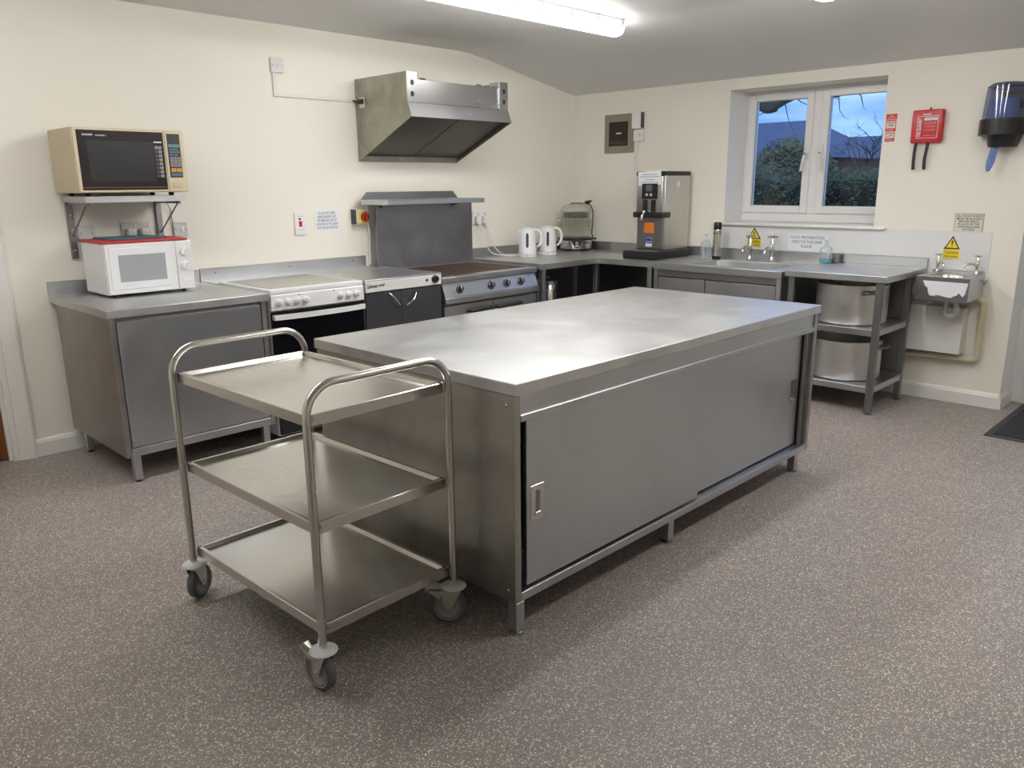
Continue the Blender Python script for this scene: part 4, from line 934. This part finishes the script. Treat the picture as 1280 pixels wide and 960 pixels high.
# ------------------------------------------------------------------ hand basin
hx0, hy0, hy1, hz0, hz1 = -.335, -3.506, -3.190, .724, .876
t = thing('hand_basin', 'small steel hand basin with torn white film on its front', 'basin', (-.17, -3.35, .724))
ccx, ccy = -.205, -3.350
bs = B(); O, I = bs.holed(hx0, -.006, hy0, hy1, hz1, ccx, ccy, lambda a: 1 / sqrt((cos(a) / .100) ** 2 + (sin(a) / .128) ** 2), 48)
prev = I
for dz, k in ((-.004, .97), (-.05, .86), (-.085, .62), (-.095, .2)):
    ring = [bs.bm.verts.new((ccx + (v.co.x - ccx) * k, ccy + (v.co.y - ccy) * k, hz1 + dz)) for v in I]
    for i in range(len(I)): j = (i + 1) % len(I); bs.bm.faces.new((prev[i], prev[j], ring[j], ring[i]))
    prev = ring
bs.bm.faces.new(prev)
bs.build('bowl', STEEL_TUBE, t)
B().box(hx0, hx0 + .006, hy0, hy1, hz0, hz1 - .0005, .001).build('front_apron', STEEL_DARK, t)
B().box(hx0 + .006, -.006, hy0, hy0 + .006, hz0 + .005, hz1 - .0005, .001).build('side_apron', STEEL, t)
B().box(hx0 + .006, -.006, hy1 - .006, hy1, hz0 + .005, hz1 - .0005, .001).build('side_apron', STEEL, t)
B().box(-.016, -.006, hy0, hy1, hz1, hz1 + .020, .001).build('upstand', STEEL, t)
film = [(-.045, .018), (-.052, .030), (-.060, .052), (-.078, .062), (-.082, .090), (-.092, .112), (-.115, .112), (-.140, .105), (-.165, .110), (-.195, .116), (-.220, .118), (-.235, .106), (-.252, .100), (-.262, .082), (-.275, .095), (-.288, .108), (-.300, .085), (-.306, .050), (-.310, .020)]
B().prism([(hy1 + a, hz1 - .008 - d) for a, d in film], 'x', hx0 - .0015, hx0 - .0003).build('torn_film', PAPER, t)
pillar_tap(t, -.060, -3.232, hz1, (-.72, -.69), .78, .075)
pillar_tap(t, -.060, -3.468, hz1, (-.55, .83), .78, .085)
tr = B().tube(fillet([(ccx, -3.412, .790), (ccx, -3.412, .615), (ccx, -3.352, .615), (ccx, -3.352, .730)], .028, 6), .017, 12)
tr.lathe([(.021, 0), (.023, .004), (.023, .032), (.021, .036)], ccx, -3.412, .645, 16)
tr.build('waste_trap', mat('trap_plastic', (.55, .54, .52), .4), t)
B().box(-.10, -.006, hy0 - .020, hy0, .842, .852, .001).build('bracket', STEEL, t)
o = B().tube(fillet([(-.10, -3.36, .705), (-.060, -3.41, .715), (-.045, -3.530, .715), (-.045, -3.530, .318), (-.045, -2.95, .300)], .03, 6), .019, 12).build('waste_pipe', PIPE)
tag(o, 'cream waste pipe running down the wall from the hand basin', 'pipe')
o = thing('pipe_boxing', 'white boxing panel on the wall below the hand basin', 'boxing', (-.06, -3.28, .35))
B().box(-.118, -.001, -3.440, -3.05, .352, .660, .002).build('casing', mat('white_board', (.74, .73, .71), .5), o)

# ------------------------------------------------------------------ notices and signs on the window wall
def caution(y, z, label, w=.10):
    t = thing('hot_water_sign', label, 'sign', (-.006, y, z - .07))
    X = -.0062
    Mx = face_frame((X, y, z), SIDE)
    B().prism([(-w * .5, -.018), (w * .5, -.018), (0, .068)], 'z', 0, .0008, Mx).build('triangle_border', INKB, t)
    tri = B().prism([(-w * .385, -.011), (w * .385, -.011), (0, .054)], 'z', .0008, .0012, Mx).build('triangle', YEL, t)
    B().prism([(-.005, .037), (.005, .037), (.0025, .008), (-.0025, .008)], 'z', .0012, .0016, Mx).build('exclamation_stroke', INKB, tri)
    B().lathe([(0, 0), (.004, 0), (.004, .0016), (0, .0016)], M=Mx @ Matrix.Translation((0, -.001, 0)), seg=10).build('exclamation_dot', INKB, tri)
    pl = B().box(-w * .5, w * .5, -.082, -.022, 0, .0010, 0, M=Mx).build('yellow_panel', YEL, t)
    lettering('lettering', 'Caution', w * .86, .020, Mx @ Matrix.Translation((0, -.039, .0014)), INKB, pl, .01)
    lettering('lettering', 'Hot water', w * .86, .014, Mx @ Matrix.Translation((0, -.065, .0014)), INKB, pl, .01)
caution(-1.862, 1.062, 'yellow hot water warning sign behind the sink taps', .115)
caution(-3.288, 1.050, 'yellow hot water warning sign above the hand basin', .098)
t = thing('sink_notice', 'white paper notice reserving the sink for food preparation', 'notice', (-.006, -2.3, .975))
B().box(-.0065, -.0052, -2.452, -2.146, .968, 1.094).build('sheet', PAPER, t)
lettering('lettering', 'FOOD PREPARATION\nONLY IN THIS SINK\nPLEASE', .262, .088, face_frame((-.0070, -2.292, 1.036), SIDE), INK, t, 0, 1, 1.05)
t = thing('waste_notice', 'black bordered notice about bagging food waste, above the hand basin', 'notice', (-.001, -3.37, 1.145))
B().box(-.0024, -.001, -3.455, -3.284, 1.147, 1.263).build('border', INKB, t)
B().box(-.0030, -.0022, -3.4525, -3.2865, 1.1475, 1.2605).build('sheet', mat('cream_paper', (.72, .70, .62), .7), t)
lettering('lettering', 'ALL FOOD WASTE\nMUST BE BAGGED\nBEFORE BEING\nPLACED IN THE\nLARGE BLUE BIN\nOUTSIDE', .152, .100, face_frame((-.0035, -3.3695, 1.204), SIDE), INKB, t, .012)
# fire stickers
REDS = mat('sign_red', (.62, .04, .03), .5)
for (y0, y1, z0, z1, lb, kind) in ((-2.850, -2.779, 1.868, 1.915, 'small red fire instruction sticker, topmost beside the window', 0), (-2.848, -2.781, 1.800, 1.862, 'red and white fire blanket sticker in the middle beside the window', 1), (-2.846, -2.783, 1.735, 1.792, 'red and white sticker, lowest beside the window', 2)):
    t = thing('fire_sticker', lb, 'sticker', (-.001, (y0 + y1) / 2, z0))
    B().box(-.0022, -.001, y0, y1, z0, z1).build('red_backing', REDS, t)
    if kind == 0:
        lettering('lettering', 'FIRE\nACTION', .05, .022, face_frame((-.0027, (y0 + y1) / 2, z0 + .028), SIDE), PAPER, t)
        B().box(-.0027, -.0021, y0, y1, z0 + .008, z0 + .011).build('white_rule', PAPER, t)
    else:
        B().box(-.0027, -.0021, y0 + .004, y1 - .004, z0 + .022, z1 - .006).build('white_field', mat('cream_paper'), t)
        if kind == 1: lettering('lettering', 'FIRE', .034, .014, face_frame((-.0032, (y0 + y1) / 2 - .002, z0 + .042), SIDE), INKB, t)
        else: B().tube(smooth_path([(-.0032, y1 - .014, z0 + .032), (-.0032, (y0 + y1) / 2, z0 + .038), (-.0032, y0 + .014, z0 + .040)], 4), .002, 6).build('arrow', INKB, t)
        lettering('lettering', 'BLANKET' if kind == 1 else 'PULL', .045, .009, face_frame((-.0027, (y0 + y1) / 2, z0 + .011), SIDE), PAPER, t)
# fire blanket
t = thing('fire_blanket', 'red wall mounted fire blanket case with two black pull tabs', 'fire blanket', (-.001, -3.06, 1.71))
B().box(-.045, -.001, -3.155, -2.962, 1.716, 1.925, .012, 3).build('case', RED, t)
X = -.0462
lettering('lettering', 'firechief', .052, .013, face_frame((X, -3.055, 1.897), SIDE), PAPER, t, .02)
fb = B()
for a, b_, c_, d_ in ((-3.128, -2.998, 1.882, 1.885), (-3.128, -2.998, 1.745, 1.748), (-3.128, -3.125, 1.745, 1.885), (-3.001, -2.998, 1.745, 1.885)):
    B().box(X - .0004, X + .0012, a, b_, c_, d_).build('border_line', PAPER, t)
lettering('lettering', 'FIRE BLANKET', .118, .020, face_frame((X, -3.015, 1.815), (0, 0, 1), (0, 1, 0)), PAPER, t, .02)
B().box(X - .0004, X + .0012, -3.120, -3.040, 1.857, 1.875).build('instruction_field', PAPER, t)
lettering('lettering', 'PULL TAPS SHARPLY\nTO RELEASE', .070, .012, face_frame((X - .0008, -3.080, 1.866), SIDE), INK, t)
lettering('lettering', '1  PLACE OVER FLAMES\n2  TURN OFF HEAT\n3  LEAVE COVERED', .078, .056, face_frame((X, -3.080, 1.818), SIDE), mat('pale_pink_print', (.66, .40, .38), .6), t, 0, 1, 1.2)
lettering('lettering', 'BS EN 1869  1.1m x 1.1m', .072, .007, face_frame((X, -3.080, 1.762), SIDE), PAPER, t)
B().cyl((-.012, -3.062, 1.92), (-.012, -3.062, 1.940), .005, 8).build('hanger', REDD, t)
for (ya, yb, dz) in ((-3.000, -3.012, .165), (-3.073, -3.080, .165)):
    pts = smooth_path([(-.030, ya, 1.722), (-.032, ya + .004, 1.67), (-.034, yb + .016, 1.61), (-.026, yb + .016, 1.545)], 4)
    st_ = B()
    for p, q in zip(pts, pts[1:]):
        st_.prism([(p.y - .010, p.z), (p.y + .010, p.z), (q.y + .010, q.z), (q.y - .010, q.z)], 'x', p.x - .003, p.x + .001)
    st_.build('pull_tab', BLACK, t)
# paper towel dispenser
t = thing('towel_dispenser', 'black and smoked plastic centrefeed paper towel dispenser by the side door', 'dispenser', (-.001, -3.515, 1.67))
DY = -3.512
def halfround(b_, rx, ry, z0, z1, M=None, rx2=None, ry2=None, n=22):
    pr0 = [(-.002, DY - ry)] + [(-.05 - (rx - .05) * sin(pi * i / n), DY - ry * cos(pi * i / n)) for i in range(n + 1)] + [(-.002, DY + ry)]
    rx2 = rx2 or rx; ry2 = ry2 or ry
    pr1 = [(-.002, DY - ry2)] + [(-.05 - (rx2 - .05) * sin(pi * i / n), DY - ry2 * cos(pi * i / n)) for i in range(n + 1)] + [(-.002, DY + ry2)]
    A = [b_.bm.verts.new((x, y, z0)) for x, y in pr0]; C = [b_.bm.verts.new((x, y, z1)) for x, y in pr1]
    for i in range(len(A)):
        j = (i + 1) % len(A); b_.bm.faces.new((A[i], A[j], C[j], C[i]))
    b_.bm.faces.new(A[::-1]); b_.bm.faces.new(C); return b_
halfround(halfround(halfround(B(), .205, .125, 1.835, 2.028, None, .195, .113), .195, .113, 2.028, 2.046, None, .16, .09), .16, .09, 2.046, 2.052, None, .11, .05).build('smoked_cover', SMOKE, t)
halfround(B(), .215, .136, 1.742, 1.836).build('black_base', BLACK, t)
halfround(B(), .15, .075, 1.672, 1.742, None, .17, .092).build('nozzle', BLACK, t)
B().box(-.02, -.004, DY - .085, DY + .03, 1.90, 2.0).build('back_plate', BLACK, t)
BLUEP = mat('blue_paper', (.16, .24, .50), .9)
B().lathe([(.02, 0), (.078, 0), (.078, .11), (.02, .11), (.02, 0)], -.105, DY, 1.84, 30).build('paper_roll', BLUEP, t)
pp = B()
pts = [(-.11, DY + .020, 1.69), (-.115, DY + .026, 1.64), (-.112, DY + .034, 1.59), (-.118, DY + .040, 1.55), (-.115, DY + .044, 1.525)]
for k, (p, q) in enumerate(zip(pts, pts[1:])):
    w0, w1 = (.020, .022, .024, .018, .008)[k], (.020, .022, .024, .018, .008)[k + 1]
    a = [pp.bm.verts.new(v) for v in ((p[0], p[1] - w0, p[2]), (p[0] - .014, p[1], p[2]), (p[0], p[1] + w0, p[2]), (p[0] + .012, p[1], p[2]), (q[0] + .012, q[1], q[2]), (q[0], q[1] + w1, q[2]), (q[0] - .014, q[1], q[2]), (q[0], q[1] - w1, q[2]))]
    pp.bm.faces.new((a[0], a[1], a[6], a[7])); pp.bm.faces.new((a[1], a[2], a[5], a[6])); pp.bm.faces.new((a[2], a[3], a[4], a[5])); pp.bm.faces.new((a[3], a[0], a[7], a[4]))
pp.build('hanging_towel', BLUEP, t)

# door mat
MATT = mat('charcoal_mat', (.028, .030, .036), .95)
t = thing('door_mat', 'charcoal door mat with rubber edge in front of the white side door', 'mat', (-.2, -4.15, 0))
B().prism([(-.690, -4.56), (-.690, -3.776), (.255, -3.776), (.255, -4.56)], 'z', .0005, .005).build('rubber_edge', mat('mat_rubber', (.05, .052, .058), .7), t)
B().box(-.645, .215, -4.52, -3.815, .004, .010, .002).build('pile', MATT, t)

# ------------------------------------------------------------------ outside the window
LEAF = mat('hedge_leaf', (.045, .085, .035), .55); n_, l_, b_ = nodes(LEAF)
l_.new(ramp(LEAF, noise(LEAF, coords(LEAF), 5, 4), [(.3, (.05, .065, .025)), (.55, (.11, .13, .05)), (.75, (.21, .22, .09))]), b_.inputs['Base Color'])
LEAF2 = mat('bush_leaf', (.08, .095, .05), .6); n_, l_, b_ = nodes(LEAF2)
l_.new(ramp(LEAF2, noise(LEAF2, coords(LEAF2), 2, 4), [(.3, (.13, .115, .05)), (.7, (.30, .26, .12))]), b_.inputs['Base Color'])
BARK = mat('grey_bark', (.10, .085, .06), .9)
GRASS = paint('rough_grass', (.10, .115, .05), .35)
structure(B().box(.37, 90, -60, 90, -.35, -.15).build('lawn', GRASS, ang=0))
def leaves(name, m, parent, n, sampler, size):
    b_ = B(); rnd = random.Random(len(name) * 31 + n)
    for i in range(n):
        p = Vector(sampler(rnd)); d = Vector((rnd.gauss(0, 1), rnd.gauss(0, 1), rnd.gauss(0, 1))).normalized(); e = d.orthogonal().normalized()
        s = size * rnd.uniform(.6, 1.3); f = d.cross(e) * s * .18
        v = [b_.bm.verts.new(q) for q in (p - d * s, p + e * s * .42 + f, p + d * s, p - e * s * .42 + f)]
        b_.bm.faces.new((v[0], v[1], v[2])); b_.bm.faces.new((v[0], v[2], v[3]))
    return b_.build(name, m, parent, kind='stuff', ang=0)
def hedge(label, x0, x1, y0, y1, h, n, size, m, seed=0):
    t = thing('hedge', label, 'hedge', ((x0 + x1) / 2, (y0 + y1) / 2, -.15))
    hz = lambda y: h + .05 * sin(y * 2.3 + seed) + .03 * sin(y * 5.1)
    core = B(); k = 24
    R = [[core.bm.verts.new(p) for p in ((x0 + .1, y, -.15), (x0 + .08, y, hz(y) - .25), (x0 + .2, y, hz(y) - .08), (x1 - .2, y, hz(y) - .08), (x1 - .05, y, -.15))] for y in [y0 + .1 + (y1 - y0 - .2) * i / k for i in range(k + 1)]]
    for a, c in zip(R, R[1:]):
        for i in range(4): core.bm.faces.new((a[i], a[i + 1], c[i + 1], c[i]))
    core.build('branch_core', mat('hedge_core', (.012, .02, .01), .9), t)
    def smp(r):
        y = r.uniform(y0, y1); H = hz(y)
        if r.random() < .7: return (x0 + r.uniform(-.05, .13) + .05 * sin(y * 3), y, r.uniform(-.1, H))
        return (r.uniform(x0, x1), y, H + r.uniform(-.12, .05))
    leaves('foliage', m, t, n, smp, size)
    return t
hedge('clipped dark green hedge outside the window', 3.6, 4.8, -4.5, 2.6, 1.58, 15000, .035, LEAF)
def bush(label, cx, cy, cz, rx, ry, rz, n, size, m):
    t = thing('bush', label, 'bush', (cx, cy, -.15))
    B().lathe([(rx * .90 * cos(a), rz * .92 * sin(a)) for a in [radians(-20 + 110 * i / 10) for i in range(11)]], cx, cy, cz, 28, sy=ry / rx).build('branch_core', mat('bush_core', (.035, .036, .02), .9), t)
    def smp(r):
        a = r.uniform(0, 2 * pi); e = math.asin(r.uniform(-.2, 1)); k = r.uniform(.9, 1.02)
        return (cx + rx * k * cos(e) * cos(a), cy + ry * k * cos(e) * sin(a), cz + rz * k * sin(e))
    leaves('foliage', m, t, n, smp, size); return t
bush('rounded olive green bush behind the hedge, in front of the slate roofed house', 9.0, 2.2, .55, 1.1, 1.15, 1.72, 7000, .05, LEAF2)
SLATE = mat('slate_roof', (.085, .10, .17), .6); BRICK = mat('red_brick_far', (.26, .10, .075), .8); TILE = mat('red_roof_tile', (.30, .11, .08), .7)
def house(label, x, y0, y1, eave, ridge, depth, roof, hip=0, wall=BRICK, chim=None, wins=3):
    t = thing('house', label, 'house', (x, (y0 + y1) / 2, -.15))
    B().box(x, x + depth, y0, y1, -.15, eave).build('house_wall', wall, t)
    rf = B(); o = .3
    e = [rf.bm.verts.new(p) for p in ((x - o, y0 - o, eave), (x - o, y1 + o, eave), (x + depth + o, y1 + o, eave), (x + depth + o, y0 - o, eave))]
    r = [rf.bm.verts.new(p) for p in ((x + depth / 2, y0 - o + hip, ridge), (x + depth / 2, y1 + o - hip, ridge))]
    rf.bm.faces.new((e[0], e[1], r[1], r[0])); rf.bm.faces.new((e[2], e[3], r[0], r[1])); rf.bm.faces.new((e[0], r[0], e[3])); rf.bm.faces.new((e[1], e[2], r[1])); rf.bm.faces.new(e)
    rf = rf.build('roof', roof, t, ang=0)
    if chim: B().box(x + depth / 2 - .35, x + depth / 2 + .35, chim - .4, chim + .4, ridge - .4, ridge + .8, .02).build('chimney', BRICK, rf)
    for k in range(wins):
        yy = y0 + (y1 - y0) * (k + .5) / wins
        w = B().box(x - .06, x + .02, yy - .55, yy + .55, eave - 1.5, eave - .35, .01).build('window', UPVC, t)
        B().box(x - .08, x - .05, yy - .47, yy + .47, eave - 1.42, eave - .43).build('pane', BLACKG, w)
    return t
house('house with long blue grey slate roof behind the olive bush', 18.0, 6.0, 16.0, 2.2, 3.46, 6.0, SLATE, 1.6)
house('far house with dark slate roof beyond the hedge', 30.0, 8.4, 12.2, 2.3, 3.50, 7.0, SLATE, .4, wins=2)
house('small house with red tiled roof in front of the far slate roof', 26.0, 7.35, 8.1, 2.2, 2.66, 2.5, TILE, .6, wins=1)
def bare_tree(label, base, h, seed, lean=(0, 0), r0=.12, levels=4, spread=.55, first=None):
    t = thing('bare_tree', label, 'tree', base); rnd = random.Random(seed); tw = B(); tk = B()
    def grow(p, d, L, r, lv, bld):
        q = p; pts = [p]; dd = d.copy()
        for i in range(3):
            dd = (dd + Vector((rnd.gauss(0, .12), rnd.gauss(0, .12), rnd.gauss(0, .08)))).normalized(); q = q + dd * L / 3; pts.append(q)
        bld.tube(pts, [r, r * .88, r * .76, r * .62], 6 if r > .03 else 4, False)
        if lv == 0: return
        for k in range(3 if lv > 1 else 4):
            nd = (dd + Vector((rnd.gauss(0, spread), rnd.gauss(0, spread), rnd.gauss(.1, spread * .7)))).normalized()
            grow(pts[-1 if k < 2 else 2], nd, L * rnd.uniform(.6, .8), r * .58, lv - 1, tw)
    grow(Vector(base), first or Vector((lean[0], lean[1], 1)).normalized(), h * .4, r0, levels, tk)
    tk.build('trunk', BARK, t); tw.build('twigs', BARK, t, kind='stuff'); return t
bare_tree('distant bare tree beside the far slate roofed house', (16.0, 3.4, -.15), 3.0, 5, (0, 0), .06, 5, .6)
# near tree with a low bough crossing the top of the window
t = thing('bare_tree', 'near tree with a thick low bough reaching across the top of the window', 'tree', (2.6, 1.7, -.15))
B().tube(smooth_path([(2.6, 1.7, -.15), (2.58, 1.65, 1.0), (2.62, 1.5, 1.9), (2.6, 1.1, 2.42), (2.6, .5, 2.52)], 5), [.17] * 6 + [.15] * 5 + [.13] * 5 + [.11] * 5, 12).build('trunk', BARK, t)
B().tube(smooth_path([(2.6, .55, 2.52), (2.6, .1, 2.46), (2.6, -.25, 2.39), (2.6, -.45, 2.32), (2.6, -.56, 2.26), (2.6, -.66, 2.28), (2.6, -.80, 2.34), (2.6, -1.05, 2.36), (2.6, -1.3, 2.33), (2.6, -1.42, 2.37), (2.6, -1.9, 2.38)], 5), [.085] * 10 + [.075] * 8 + [.065] * 7 + [.045] * 6 + [.035] * 8 + [.028] * 6 + [.018] * 6, 10).build('bough', BARK, t)
rnd = random.Random(3); tw = B()
for k in range(16):
    y = -.3 - k * .11; p = Vector((2.6 + rnd.uniform(-.02, .02), y, 2.35)); pts = [p]; d = Vector((rnd.uniform(-.3, .3), rnd.uniform(-.8, .4), rnd.uniform(-.9, .4))).normalized()
    for i in range(5):
        d = (d + Vector((rnd.gauss(0, .25), rnd.gauss(0, .25), rnd.gauss(0, .2)))).normalized(); p = p + d * .075; pts.append(p)
    tw.tube(pts, [.007, .006, .005, .004, .003, .002], 4, False)
tw.build('twigs', BARK, t, kind='stuff')
